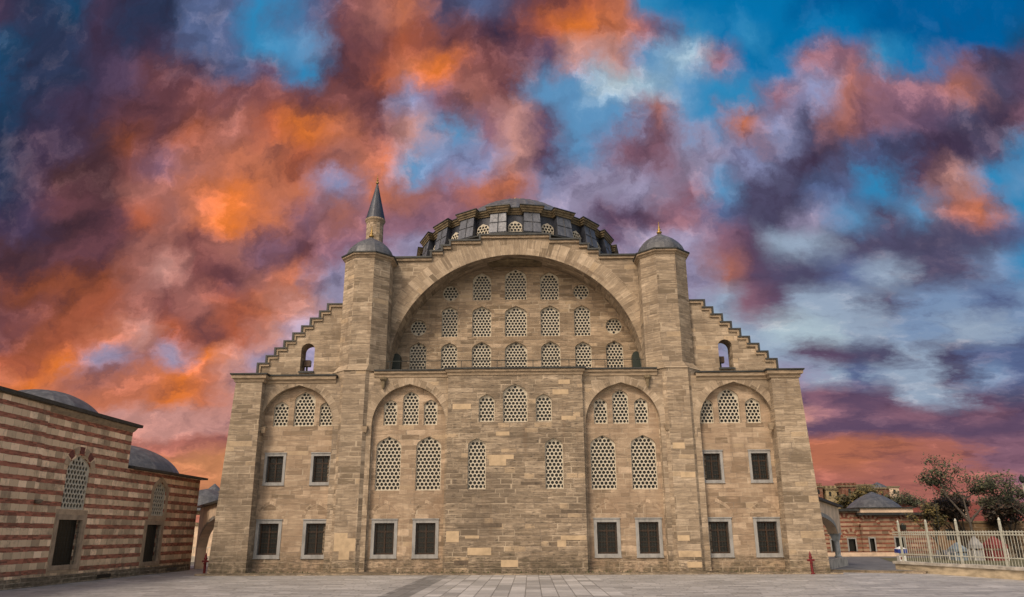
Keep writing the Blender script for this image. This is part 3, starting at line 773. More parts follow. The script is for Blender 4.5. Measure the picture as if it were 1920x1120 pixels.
# minaret far behind on the left
MX, MY = -15.72, 75.0
mn = MB().lathe([(1.0, 0), (.98, 20), (.92, 34.45)], (MX, MY), 16).build('minaret', M_STONE, MQ)
MB().lathe([(.93, 34.3), (1.0, 34.5), (1.08, 34.62), (1.10, 34.75), (1.02, 34.85)], (MX, MY), 24).build('minaret_cornice', M_TRIM, mn)
MB().lathe([(1.04, 34.84), (1.0, 35.0), (.06, 39.2)], (MX, MY), 24, 0, 3, .02).build('cone_roof', M_NAVY, mn)
z = 39.15
MB().lathe([(.06, z), (.17, z+.1), (.17, z+.22), (.05, z+.34), (.11, z+.48), (.03, z+.6), (.07, z+.72), (.02, z+.82), (.015, z+1.15)], (MX, MY), 10).build('finial', M_GOLD, mn)

# ------------------------------------------------------------------ striped building on the left
SB = thing('striped_building', 'long red and cream striped stone school wing on the left with lead domes', 'building', None, (-21.6, 42, 0))
XW = -21.6
def wall_yz(name, pts, holes, mat, x, th, parent):
    me = plate_mesh(name, pts, holes, 0, th, mat)
    # local +x becomes world -y ... rotate so the front (-y) faces +x
    for v in me.vertices:
        a, b_, c = v.co; v.co = (x-b_, a, c)
    me.flip_normals() if False else None
    bm = bmesh.new(); bm.from_mesh(me); bmesh.ops.recalc_face_normals(bm, faces=bm.faces); bm.to_mesh(me); bm.free()
    me.uv_layers.remove(me.uv_layers[0]); auto_uv(me)
    return me
def put(name, me, parent):
    o = link(name, me, parent); o.location = -parent.location.copy() if False else (0, 0, 0)
    o.location = (-parent.location.x, -parent.location.y, -parent.location.z); return o
lattice_set('sb1', 2.0, 2.62, .75, .262)
M_SBF = simple('worn pinkish window surround', (.34, .25, .17), .85, .25, 2); M_FRAME_KEEP = M_FRAME; M_FRAME = M_SBF
lattice_set('sb2', 1.62, 2.02, .72, .262)
barred_set('sbl1', 1.98, 2.08, 8, 9, .24, False)
barred_set('sbl2', 1.78, 2.08, 8, 9, .22, False)
M_FRAME = M_FRAME_KEEP
def rect(cy, z, w, h): return [(cy-w/2, z), (cy+w/2, z), (cy+w/2, z+h), (cy-w/2, z+h)]
h1 = [arch(37.62, 3.40, 2.0, 3.40+2.62-.75, .75), rect(37.6, .82, 1.99, 2.09)]
h2 = [arch(46.4, 3.27, 1.62, 3.27+2.02-.72, .72), rect(46.2, .68, 1.79, 2.09)]
put('wall', wall_yz('wall', [(18, -.3), (42.2, -.3), (42.2, 8.0), (18, 8.0)], h1, M_STRIPE, XW, .5, SB), SB)
put('wall', wall_yz('wall', [(42.2, -.3), (51.9, -.3), (51.9, 5.75), (42.2, 5.75)], h2, M_STRIPE, XW-.03, .5, SB), SB)
def pmb(mb, name, mat, parent=SB, smooth=False):
    o = mb.build(name, mat, parent, smooth); o.location = (-parent.location.x, -parent.location.y, -parent.location.z); return o
pmb(MB().box(-34, XW-.52, 18, 42.19, -.3, 8.0), 'rear_body', M_STRIPE)
pmb(MB().box(-34, XW-.55, 42.2, 51.88, -.3, 5.75), 'rear_body', M_STRIPE)
pmb(MB().box(XW+.0, XW+.16, 18, 34.3, -.3, 7.98), 'pilaster_wall', M_STRIPE)
pmb(MB().box(XW-.2, XW+.28, 18, 51.0, -.3, .38), 'plinth', M_KERB)
# cornice: stone course then dark lead edge
pmb(MB().prof([(0, 7.72), (.05, 7.76), (.16, 7.95), (.16, 8.0), (0, 8.0)], [(XW, 18), (XW, 42.2), (-34, 42.2)]), 'cornice', M_TRIM)
pmb(MB().prof([(-.6, 8.005), (.34, 8.005), (.36, 8.16), (-.6, 8.3)], [(XW, 18), (XW, 42.22), (-34, 42.22)]), 'lead_edge', M_LEADD)
pmb(MB().prof([(-.6, 5.755), (.30, 5.755), (.32, 5.88), (-.6, 6.0)], [(XW-.03, 42.4), (XW-.03, 52.1), (-34, 52.1)]), 'lead_edge', M_LEADD)
for key, y, z, x in (('sb1', 37.62, 3.40, XW), ('sb2', 46.4, 3.27, XW-.03)):
    f, g, gl = GR[key]; o = link('lattice_window', f, SB, (x+21.6-.0, y-42, z), pi/2); link('grille', g, o); link('glass', gl, o)
for key, y, z, x in (('sbl1', 37.6, .825, XW), ('sbl2', 46.2, .685, XW-.03)):
    fm, trim, gm, jm, gl, sill = GR[key]; o = link('barred_window', fm, SB, (x+21.6, y-42, z), pi/2)
    for n, me in (('grille', gm), ('glass', gl)): link(n, me, o)
# radiating arch stones over the first lattice window, pale hood on the second
M_CRM = simple('cream arch stone', (.40, .29, .19), .85, .2, 3); M_BRK = simple('red arch brick', (.17, .055, .04), .9, .25, 8)
for n in range(7):
    a = rad(24+n*22); ww = .14
    mb = MB(); r0, r1 = 1.02, 1.42
    for rr in (0,):
        pts = []
        for r_, da in ((r0, -.16), (r1, -.15), (r1, .15), (r0, .16)): pts.append((37.62+r_*cos(a+da)*.98, 5.20+r_*sin(a+da)*.86))
        i = len(mb.v)
        mb.v += [(XW+.025, p[0], p[1]) for p in pts]+[(XW-.02, p[0], p[1]) for p in pts]
        mb.f += [(i, i+1, i+2, i+3), (i+4, i+7, i+6, i+5), (i, i+4, i+5, i+1), (i+1, i+5, i+6, i+2), (i+2, i+6, i+7, i+3), (i+3, i+7, i+4, i)]
    pmb(mb, 'arch_stone', M_BRK if n % 2 else M_CRM)
me = wall_yz('hood', arch(46.4, 3.05, 2.16, 3.27+2.02-.72, 1.0), [arch(46.4, 3.272, 1.625, 3.27+2.02-.72, .722)], M_CRM, XW+.012, .05, SB); put('window_hood', me, SB)
me = wall_yz('hood', [(36.3, .5), (38.95, .5), (38.95, 3.38), (36.3, 3.38)], [rect(37.6, .6, 2.42, 2.52)], M_CRM, XW+.010, .03, SB); put('window_surround', me, SB)
me = wall_yz('hood', [(45.0, .45), (47.4, .45), (47.4, 3.04), (45.0, 3.04)], [rect(46.2, .5, 2.2, 2.46)], M_CRM, XW+.004, .03, SB); put('window_surround', me, SB)
pmb(MB().lathe([(.05, 0), (.16, .06), (.2, .16), (.1, .2)], (0, 0), 12), 'boss', M_KERB).location = (XW+.15+21.6, 34.6-42, 3.55)
def dome(c, R, zc, a0, mat, name, parent, n=64, rib=4, ribh=.04, sq=1.0):
    pr = [(R*cos(rad(a)), zc+R*sin(rad(a))*sq) for a in range(a0, 90, 5)]+[(.04, zc+R*sq)]
    mb = MB().lathe(pr, c, n, 0, rib, ribh); o = mb.build(name, mat, parent); o.location = (-parent.location.x, -parent.location.y, -parent.location.z); return o
dome((-27.0, 42.0), 3.5, 7.5, 5, M_LEAD, 'dome', SB, sq=.75)
dome((-27.0, 50.0), 4.5, 5.3, 5, M_LEAD, 'dome', SB, sq=.6)
MB  # drain slots at the foot
for y in (40.2, 47.9):
    tag(MB().box(XW+.281, XW+.30, y, y+1.3, .08, .26).build('drain_slot', M_GLASS), 'dark slot at the foot of the striped wall, %s' % ('nearer the camera' if y < 45 else 'nearer the archway'), 'drain', 'drain slots in the striped wall')

# ------------------------------------------------------------------ archways beside the mosque (running back at a slant)
def slant_arch(name, label, s, cat='archway'):
    A = Vector((s*17.3, 45.5)); d = Vector((s*.6, 1)).normalized(); Ltot = 7.75 if s > 0 else 9.2
    rootz = math.atan2(d.y, d.x)
    t = thing(name, label, cat, None, (A.x, A.y, 0), rootz)
    # local x along the wall; the arch centred near 2.0
    ac, aw = (.4, 10.6) if s > 0 else (.2, 17.0)
    zs = 2.12 if s > 0 else 1.35; rise = 1.0 if s > 0 else 1.85
    aw = 6.4*2 if s > 0 else 8.6*2
    hw = aw/2
    pts_o = [(0, 4.12), (Ltot, 3.75)] if s > 0 else [(0, 4.12), (Ltot, 3.95)]
    ap = []
    for k in range(15):
        q = k/14; x = q*hw; z = zs+rise*sqrt(max(0, 1-(x/hw)**2)); ap.append((x, z))
    poly = [(0, 4.05)]+ap+([(hw, zs-.02), (Ltot, zs-.02)] if s > 0 else [(hw, -.2), (Ltot, -.2)])+[(Ltot, 3.75 if s > 0 else 3.95)]
    y0_, y1_ = (0, .6) if s > 0 else (-.6, 0)
    me = plate_mesh('wall', poly, [], y0_, y1_, M_PLASTER); link('wall', me, t)
    b = MB()
    for k in range(len(ap)-1):
        (x0, z0), (x1, z1) = ap[k], ap[k+1]
        for y in ((-.02,) if s > 0 else (0.0,)):
            b.quadface([(x0, y, z0), (x1, y, z1), (x1, y, z1+.24), (x0, y, z0+.24)]); 
            b.quadface([(x0, y, z0), (x1, y, z1), (x1, y+.02, z1), (x0, y+.02, z0)])
    b.build('arch_edge', M_FRAME, t, fix=False)
    z1, z0 = (3.75, 4.06) if s > 0 else (3.95, 4.06)
    a_, b_ = (-.25, .85) if s > 0 else (-.85, .25)
    r = MB(); r.v += [(0, a_, z0), (Ltot+.25, a_, z1), (Ltot+.25, b_, z1), (0, b_, z0), (0, a_, z0+.12), (Ltot+.25, a_, z1+.12), (Ltot+.25, b_, z1+.12), (0, b_, z0+.12)]
    r.f += [(0,3,2,1),(4,5,6,7),(0,1,5,4),(1,2,6,5),(2,3,7,6),(3,0,4,7)]
    r.build('roof_edge', M_LEADD, t)
    if s > 0: MB().quadface([(0, -.24, 4.19), (Ltot+.2, -.24, 3.88), (Ltot+.2, 3.0, 3.95), (0, 3.0, 4.95)]).build('lead_roof', M_LEAD, t)
    if s > 0:
        c = MB().lathe([(.22, .62), (.24, .7), (.17, .74), (.17, 1.62)], (7.05, .25), 16); c.build('column', M_MARBLE, t, smooth=False)
        cp_ = MB().prism([(6.88, .08), (7.22, .08), (7.22, .42), (6.88, .42)], 1.62, 2.05, [(6.72, -.02), (7.38, -.02), (7.38, .58), (6.72, .58)]).box(6.66, 7.44, -.05, .62, 2.05, 2.12)
        cp_.build('capital', M_MARBLE, t)
        MB().box(0, 7.9, -.15, .7, -.1, .62).build('base_wall', M_COPING, t)
        MB().box(.2, 6.65, .25, .29, 2.06, 2.10).build('tie_rod', M_IRON, t)
    return t
slant_arch('archway', 'pale arched gateway with blue grey marble column at the right corner of the mosque', 1)
slant_arch('archway', 'plain pinkish arched gateway between the striped wing and the mosque', -1)
# small lead roof behind each archway
def pyramid(name, label, cx, cy, z0, z1, w, mat=M_LEAD):
    t = thing(name, label, 'pavilion', None, (cx, cy, 0))
    for sx in (-1, 1):
        for sy in (-1, 1): MB().tube((sx*w*.42, sy*w*.42, 0), (sx*w*.42, sy*w*.42, z0), .17, .15, 10).build('column', M_MARBLE, t)
    MB().box(-w/2, w/2, -w/2, w/2, z0, z0+.25).build('beam', M_TRIM, t)
    MB().lathe([(w*.64, z0+.25), (w*.55, z0+.6), (w*.36, z0+(z1-z0)*.68), (w*.16, z0+(z1-z0)*.93), (.05, z1)], (0, 0), 24, 0, 3, .02).build('roof', mat, t)
    return t
pyramid('porch', 'lead roofed porch bay behind the left archway', -29.6, 72.0, 4.0, 6.3, 5.0)

# ------------------------------------------------------------------ striped school on the right
SR = thing('school_building', 'low red and cream striped school with grey lead dome behind the street', 'building', None, (33, 72, 0))
def pr_(mb, name, mat, smooth=False): return pmb(mb, name, mat, SR, smooth)
hl = []
dw = [(28.50, .50, .62, 1.0), (30.05, .50, .62, 1.08), (31.73, .50, .42, 1.12), (34.22, .30, .78, 1.38)]
for x, z, w, h in dw: hl.append([(x-w/2, z), (x+w/2, z), (x+w/2, z+h), (x-w/2, z+h)])
me = plate_mesh('wall', [(20.5, -.2), (30.9, -.2), (30.9, 4.0), (20.5, 4.0)], [h for h in hl if h[0][0] < 30.6], 72.35, 72.7, M_STRIPE2); put('wall', me, SR)
me = plate_mesh('wall', [(30.9, -.2), (37.3, -.2), (37.3, 3.62), (30.9, 3.62)], [h for h in hl if h[0][0] > 30.6], 72.0, 72.7, M_STRIPE2); put('wall', me, SR)
pr_(MB().box(20.5, 37.3, 72.71, 80, -.2, 3.6), 'rear_body', M_STRIPE2)
pr_(MB().box(30.7, 37.6, 71.6, 80, 3.63, 3.86), 'eaves', M_LEADD)
pr_(MB().box(20.5, 30.9, 71.9, 79, 4.0, 4.22), 'eaves', M_LEADD)
pr_(MB().box(31.3, 36.1, 72.6, 78, 3.86, 4.28), 'dome_base', M_PLASTER)
pr_(MB().box(31.1, 36.3, 72.45, 78.2, 4.28, 4.36), 'dome_eave', M_LEADD)
pr_(MB().lathe([(2.45, 4.37), (2.2, 4.62), (1.7, 5.02), (1.1, 5.38), (.5, 5.66), (.06, 5.85)], (33.7, 75.2), 24, .2, 3, .02), 'dome', M_LEAD)
for x, z, w, h in dw:
    y = 72.35 if x < 30.9 else 72.0
    o = pr_(MB().box(x-w/2-.12, x-w/2, y-.03, y+.2, z-.0, z+h+.12).box(x+w/2, x+w/2+.12, y-.03, y+.2, z, z+h+.12).box(x-w/2, x+w/2, y-.03, y+.2, z+h, z+h+.12), 'door_frame' if x > 34 else 'window_frame', M_FRAME)
    g = MB().box(x-w/2, x+w/2, y+.2, y+.25, z, z+h).build('door' if x > 34 else 'glass', M_GLASS, o)
# relieving arches picked out in brick
for cx, zb, hw, rs, y in ((35.35, 2.75, 1.15, .72, 72.0), (31.65, 2.85, .72, .58, 72.0), (28.5, 1.72, .5, .4, 72.35), (30.05, 1.8, .5, .4, 72.35), (34.22, 1.95, .55, .4, 72.0), (29.6, 3.0, .6, .5, 72.35)):
    b = MB(); L = 0
    for k in range(24):
        a0 = pi*k/24; a1 = pi*(k+1)/24; d = (hw+rs)/2*pi/24
        p = [(cx+hw*cos(a0), zb+rs*sin(a0)), (cx+hw*cos(a1), zb+rs*sin(a1)), (cx+(hw+.30)*cos(a1), zb+(rs+.30)*sin(a1)), (cx+(hw+.30)*cos(a0), zb+(rs+.30)*sin(a0))]
        b.quadface([(q[0], y-.035, q[1]) for q in p], [(.1, L), (.1, L+d), (.4, L+d), (.4, L)])
        b.quadface([(p[2][0], y-.035, p[2][1]), (p[3][0], y-.035, p[3][1]), (p[3][0], y-.001, p[3][1]), (p[2][0], y-.001, p[2][1])]); L += d
    o = b.build('relieving_arch', M_STRIPE3, SR, fix=False); o.location = (-SR.location.x, -SR.location.y, -SR.location.z)
pr_(MB().box(20.6, 33.6, 71.2, 71.9, 0, .42), 'bench_wall', M_PLASTER)
wl = thing('wall_lamp', 'black wall lantern beside the dark door of the striped school', 'lamp', None, (34.55, 71.75, 2.35))
MB().prism([(-.16, -.16), (.16, -.16), (.16, .16), (-.16, .16)], 0, .42, [(-.22, -.22), (.22, -.22), (.22, .22), (-.22, .22)]).build('lantern', M_IRON, wl)
MB().tube((0, 0, .42), (0, 0, .62), .12, .02, 8).tube((0, 0, .3), (0, .26, .5), .025, .025, 6).build('bracket', M_IRON, wl)
# blue and white kiosk
kx, ky = 28.6, 60.0
kk = thing('kiosk', 'small white stall with a blue canopy in front of the school door', 'kiosk', None, (kx, ky, .10)); kk.scale = (.62, .62, .62)
M_BLUE = simple('blue canvas', (.012, .035, .22), .6, .15, 4); M_WH = simple('white paint', (.62, .62, .60), .6, .1, 4)
MB().box(-.42, .42, -.35, .35, 0, .62).build('counter', M_WH, kk)
MB().box(-.30, .0, -.365, -.352, .18, .5).build('red_panel', M_RED, kk)
for sx in (-1, 1): MB().tube((sx*.40, -.33, .62), (sx*.40, -.33, 1.0), .02, .02, 6).build('pole', M_WH, kk)
MB().prism([(-.55, -.5), (.55, -.5), (.55, .5), (-.55, .5)], .92, 1.38, [(-.52, -.48), (.52, -.48), (.52, .48), (-.52, .48)]).build('canopy', M_BLUE, kk)
MB().prism([(-.53, -.5), (.53, -.5), (.53, .5), (-.53, .5)], 1.381, 1.68, [(-.05, -.05), (.05, -.05), (.05, .05), (-.05, .05)]).build('roof', M_WH, kk)

# ------------------------------------------------------------------ white fence on its low wall, right
FN = thing('fence', 'cream iron fence with tall posts on a low stone wall', 'fence', None, (22.3, 47.1, 0))
F0 = Vector((22.35, 47.2)); F1 = Vector((24.9, 35.0)); F2 = Vector((27.3, 23.5))
fd = (F2-F0).normalized(); FL = (F2-F0).length; ang = atan2(fd.y, fd.x); FN.location = (F0.x, F0.y, 0); FN.rotation_euler = (0, 0, ang)
MB().box(.25, FL, -.30, .30, -.1, .42).build('base_wall', M_CREAMWALL, FN)
cb = MB(); x = .18
while x < FL:
    w = random.uniform(.9, 1.5); o = random.uniform(-.03, .03); cb.box(x, x+w-.02, -.38+o, .38+o, .42, .56+random.uniform(-.015, .015)); x += w
cb.build('coping', M_COPING, FN)
for z, nm in ((.92, 'rail'), (2.0, 'rail'), (2.14, 'rail')): MB().box(0, FL, -.03, .03, z, z+.055).build(nm, M_WHITEP, FN)
post = MB().box(-.045, .045, -.045, .045, .5, 2.70).lathe([(.055, 2.70), (.07, 2.74), (.012, 2.86)], (0, 0), 8).mesh('post', M_WHITEP)
for x in (.62, 2.95, 5.23, 8.16, 11.3, 15.0, 19.0): link('post', post, FN, (x, 0, 0))
pick = MB().tube((0, 0, .56), (0, 0, 2.0), .013, .013, 5).lathe([(.02, 2.0), (.035, 2.14), (.008, 2.24)], (0, 0), 6).mesh('picket', M_WHITEP)
x = .72
while x < 15.5: link('picket', pick, FN, (x, 0, 0)); x += .185

# ------------------------------------------------------------------ hydrants
def hydrant(x, y, label, lean):
    t = thing('hydrant', label, 'hydrant', 'red hydrants at the mosque corners', (x, y, 0)); t.rotation_euler = (0, lean, 0)
    MB().lathe([(.13, 0), (.13, .05), (.07, .08), (.07, .82), (.10, .84), (.10, .9), (.07, .93), (.06, 1.05), (.03, 1.14), (.02, 1.18)], (0, 0), 14).build('standpipe', M_RED, t)
    MB().tube((-.19, 0, .72), (.19, 0, .72), .055, .055, 10).build('outlet', M_RED, t)
    MB().tube((0, -.16, .60), (0, 0, .60), .05, .05, 10).build('outlet', M_RED, t)
    return t
hydrant(-17.92, 45.3, 'slim red hydrant post by the left corner of the mosque', 0)
hydrant(16.26, 44.0, 'slim red hydrant post by the right corner of the mosque', -.03)

# ------------------------------------------------------------------ trees
def tree(name, label, base, H, spread, crown_c, nclump, leaves, seed, lm, group='trees behind the fence', lean=(0, 0), leaf=.22, fill=.75, trunk_r=.22, multi=1, zsq=.7):
    rnd = random.Random(seed); t = thing(name, label, 'tree', group, base)
    tr = MB(); cr = MB(); tips = []
    def limb(p, d, L, r, depth):
        q = p
        for k in range(3):
            dd = (d+Vector((rnd.uniform(-.18, .18), rnd.uniform(-.18, .18), rnd.uniform(-.02, .12)))).normalized()
            q2 = q+dd*L/3; tr.tube(q, q2, r*(1-k*.18), r*(1-(k+1)*.18), 6, False); q = q2; d = dd
        if depth == 0: tips.append(q); return
        n = rnd.choice((3, 3, 4))
        for k in range(n):
            a = rnd.uniform(0, 2*pi); sp = rnd.uniform(.45, .95)
            nd = (d+Vector((cos(a)*sp*spread, sin(a)*sp*spread, rnd.uniform(-.15, .35)))).normalized()
            limb(q, nd, L*rnd.uniform(.6, .85), r*.55, depth-1)
            if depth <= 2: tips.append(q+nd*L*.3)
    for m in range(multi):
        limb(Vector((rnd.uniform(-.3, .3) if multi > 1 else 0, 0, 0)), Vector((lean[0]+rnd.uniform(-.3, .3)*(multi > 1), lean[1], 1)).normalized(), H*.36, trunk_r, 3)
    zmax = max(p.z for p in tips); k = H*.97/zmax
    for p in tips:
        if rnd.random() > fill: continue
        rr = rnd.uniform(.28, .75)*H*.11
        for j in range(leaves):
            g = Vector((rnd.gauss(0, 1), rnd.gauss(0, 1), rnd.gauss(0, zsq)))*rr*.75
            c = p+g; s_ = leaf*rnd.uniform(.55, 1.2)
            u = Vector((rnd.gauss(0, 1), rnd.gauss(0, 1), rnd.gauss(0, 1))).normalized(); w = u.orthogonal().normalized()
            cr.quadface([c-u*s_, c-w*s_*.5, c+u*s_, c+w*s_*.5])
    tr.v = [(x*k, y*k, z*k) for x, y, z in tr.v]; cr.v = [(x*k, y*k, z*k) for x, y, z in cr.v]
    tr.build('trunk', M_BARK, t, fix=False); cr.build('crown', lm, t, fix=False); return t
L1 = leafmat('grey green leaves', (.05, .056, .028), (.11, .11, .05)); L2 = leafmat('yellowing leaves', (.07, .06, .02), (.17, .12, .03)); L3 = leafmat('dark rusty leaves', (.035, .026, .014), (.08, .04, .02))
tree('tree', 'tall sparse tree rising above the fence beside the red roof', (34.2, 60, 0), 8.0, 1.35, None, 0, 64, 11, L1, lean=(.05, 0), leaf=.125, fill=.9, trunk_r=.20)
tree('tree', 'sparse bare branched tree at the right edge of the view', (39.3, 60, 0), 6.6, 1.1, None, 0, 26, 5, L1, lean=(-.05, 0), leaf=.12, fill=.7, trunk_r=.14)
tree('tree', 'bent thin trunked tree leaning left in front of the brown wall', (32.3, 61, 0), 4.3, .8, None, 0, 22, 21, L2, lean=(-.25, 0), leaf=.13, fill=.9, trunk_r=.13)
tree('tree', 'dark rusty tree low against the red roof, behind the tall tree', (36.3, 66, 0), 5.2, 1.0, None, 0, 30, 8, L3, leaf=.17, fill=1, trunk_r=.16, multi=2)
tree('tree', 'dark bushy tree low against the red roof at the right edge', (41.6, 67, 0), 5.4, 1.0, None, 0, 30, 9, L3, leaf=.17, fill=1, trunk_r=.16, multi=2)
tree('tree', 'grey green tree standing behind the lead dome of the school', (50.2, 100, 0), 6.9, .6, None, 0, 20, 31, L1, leaf=.17, fill=1, trunk_r=.2, multi=2)
tree('tree', 'feathery tree top just right of the lead dome peak', (46.9, 98, 0), 7.2, .5, None, 0, 14, 33, L1, leaf=.14, fill=.9, trunk_r=.16)
tree('tree', 'bushy yellow green tree between the two red brick towers', (54.8, 125, 0), 9.0, .9, None, 0, 30, 35, L2, leaf=.32, fill=1, trunk_r=.25, multi=2)

# ------------------------------------------------------------------ far buildings on the right
M_YEL = masonry('yellow rubble masonry', [(0, (.24, .19, .10)), (.5, (.34, .27, .14)), (1, (.42, .33, .18))], h=.35, w=.6, stain=.3, moss=False, pale=0)
M_RBR = masonry('red brick masonry', [(0, (.13, .04, .022)), (.5, (.18, .055, .03)), (1, (.23, .08, .045))], h=.25, w=.5, stain=.3, moss=False, pale=0)
M_ROOF = simple('rusty red roof', (.15, .035, .022), .85, .3, .6, stretch=(1, 1, 4)); M_OCH = simple('ochre wall', (.20, .12, .06), .9, .4, .5)
def tower(name, label, x, y, w, d, z1, mat, crown=True, cap=None):
    t = thing(name, label, 'building', None, (x, y, 0))
    MB().box(-w/2, w/2, -d/2, d/2, -.2, z1-.45).build('wall', mat, t)
    MB().box(-w/2-.18, w/2+.18, -d/2-.18, d/2+.18, z1-.45, z1-.2).build('cornice', M_TRIMD, t)
    if crown:
        b = MB()
        for sx in (-1, -.33, .33, 1): b.box(sx*(w/2-.2)-.18, sx*(w/2-.2)+.18, -d/2, d/2, z1-.199, z1+.25)
        b.build('battlement', mat, t)
    n = max(1, int(w/1.4))
    for k in range(n):
        x0 = -w/2+(k+.5)*w/n; o = MB().box(x0-.2, x0+.2, -d/2-.02, -d/2+.1, z1-1.6, z1-.8).build('window', M_GLASS, t)
    if cap: MB().lathe(cap, (0, 0), 12).build('roof', M_LEAD, t)
    return t
tower('far_building', 'low yellow stone block left of the tall red brick tower', 55.3, 142, 2.8, 4, 9.9, M_YEL)
tower('brick_tower', 'tall red brick tower, left one of two on the skyline', 57.5, 140, 2.7, 3, 10.3, M_RBR)
tower('far_building', 'broad yellow stone house between the two red brick towers', 61.3, 145, 4.4, 5, 10.7, M_YEL, False)
tower('brick_tower', 'shorter red brick tower, right one of two on the skyline', 63.2, 140, 2.6, 3, 9.9, M_RBR, False, [(1.6, 9.7), (1.2, 10.1), (.05, 10.7)])
tower('far_building', 'pale house on the skyline directly behind the lead dome', 66.8, 146, 3.6, 5, 10.4, M_PLASTER, False)
tower('far_building', 'pale block on the skyline between the dome and the red roof', 52.4, 97, 2.6, 3, 5.9, M_PLASTER, False)
tower('chimney_block', 'small dark topped brick turret just right of the mosque corner', 54.2-1.6, 141, 1.5, 2, 10.3, M_RBR, True)
tower('far_building', 'small red brick turret with pale cap beyond the left archway', -37.6, 93, 1.9, 2, 7.3, M_RBR, False, [(1.2, 7.1), (.7, 7.5), (.05, 8.1)])
LH = thing('long_building', 'long low building with rusty red roof behind the trees', 'building', None, (56, 95, 0))
MB().box(-9.5, 16, 0, 10, -.2, 3.3).build('wall', M_OCH, LH)
b = MB(); b.v += [(-9.9, -.6, 3.3), (16.4, -.6, 3.3), (16.4, 10.6, 3.3), (-9.9, 10.6, 3.3), (-9.5, 5, 5.7), (16, 5, 5.7)]
b.f += [(0, 1, 5, 4), (2, 3, 4, 5), (1, 2, 5), (3, 0, 4), (0, 3, 2, 1)]; b.build('roof', M_ROOF, LH)
for k in range(8): MB().box(-8.6+k*3, -7.6+k*3, -.03, .05, 1.2, 2.5).build('window', M_GLASS, LH)
GW = thing('garden_wall', 'ochre brown garden wall running behind the fence and trees', 'wall', None, (45, 68.5, 0))
MB().box(-7.4, 22, 0, .5, -.1, 2.9).build('wall', masonry('ochre rubble', [(0, (.12, .07, .035)), (.5, (.19, .115, .06)), (1, (.26, .17, .09))], h=.3, w=.6, stain=.6, moss=False), GW)
MB().box(-7.5, 22.1, -.08, .58, 2.9, 3.05).build('coping', M_TRIMD, GW)
# tents, lamp posts and flag behind the fence
def tent(name, label, x, y, w, h, col, zb=.10):
    t = thing(name, label, 'tent', 'market tents behind the fence', (x, y, zb))
    for sx in (-1, 1):
        for sy in (-1, 1): MB().tube((sx*w*.46, sy*w*.46, 0), (sx*w*.46, sy*w*.46, h*.55), .03, .03, 6).build('pole', M_WH, t)
    MB().prism([(-w/2, -w/2), (w/2, -w/2), (w/2, w/2), (-w/2, w/2)], h*.5, h*.64, [(-w/2*.98, -w/2*.98), (w/2*.98, -w/2*.98), (w/2*.98, w/2*.98), (-w/2*.98, w/2*.98)]).build('valance', col, t)
    MB().prism([(-w/2, -w/2), (w/2, -w/2), (w/2, w/2), (-w/2, w/2)], h*.641, h, [(-.05, -.05), (.05, -.05), (.05, .05), (-.05, .05)]).build('canopy', col, t)
    MB().box(-w*.44, w*.44, -w*.4, w*.4, 0, h*.42).build('stall', col, t)
M_WHD = simple('greyish canvas', (.24, .24, .24), .7, .2, 3); M_REDC = simple('red canvas', (.14, .02, .018), .7, .2, 3); M_BLC = simple('faded blue canvas', (.12, .16, .2), .7, .2, 3)
tent('market_tent', 'red peaked market tent behind the fence', 35.6, 60, 1.25, 1.75, M_REDC)
tent('market_tent', 'white peaked market tent behind the fence', 34.2, 60, .75, 1.75, M_WHD)
tent('market_tent', 'faded blue market tent left of the white one', 33.1, 60.5, 1.0, 1.3, M_BLC)
def lamp(x, y, h, label):
    t = thing('street_lamp', label, 'street lamp', 'street lamps behind the fence', (x, y, .1))
    MB().tube((0, 0, 0), (0, 0, h), .06, .035, 8).build('pole', M_WHITEP, t)
    MB().lathe([(.06, h-.05), (.17, h+.1), (.2, h+.38), (.08, h+.5), (.02, h+.62)], (0, 0), 8).build('lantern', M_IRON, t)
lamp(38.0, 59, 5.6, 'thin tall street lamp at the far right among the trees')
lamp(33.0, 63, 3.1, 'short street lamp behind the fence, left of the tall tree')
FG = thing('flag', 'small dark red flag hanging on a thin pole in front of the tall tree', 'flag', None, (32.1, 60, .1))
MB().tube((-.35, 0, 0), (-.35, 0, 5.65), .02, .015, 6).build('pole', M_IRON, FG)
b = MB()
for k in range(6):
    x0, x1 = -.33+k*.09, -.33+(k+1)*.09; y0, y1 = .05*sin(k*1.3), .05*sin((k+1)*1.3); z0, z1 = 5.6-k*.08, 5.6-(k+1)*.08
    b.quadface([(x0, y0, z0-.22), (x1, y1, z1-.22), (x1, y1, z1), (x0, y0, z0)]); b.quadface([(x0, y0+.012, z0-.22), (x1, y1+.012, z1-.22), (x1, y1+.012, z1), (x0, y0+.012, z0)])
b.build('cloth', M_REDC, FG)
# garden strip behind the fence
struct(MB().quadface([(23.2, 47, .115), (27.9, 23.5, .115), (60, 23.5, .115), (60, 67, .115), (30, 67, .115)]).build('garden', M_GRASS))
# left background through the gateway
tower('far_building', 'cream rendered house seen through the left archway', -33, 84, 9, 5, 3.6, M_PLASTER, False)
lf = thing('fence', 'low pale fence seen through the left archway', 'fence', None, (-29, 66, 0))
MB().box(-3, 3, 0, .3, 0, .45).build('base_wall', M_COPING, lf)
for k in range(20): MB().tube((-2.9+k*.3, .15, .45), (-2.9+k*.3, .15, 1.1), .02, .02, 5).build('picket', M_WHITEP, lf)
MB().box(-3, 3, .12, .18, 1.1, 1.15).build('rail', M_WHITEP, lf)
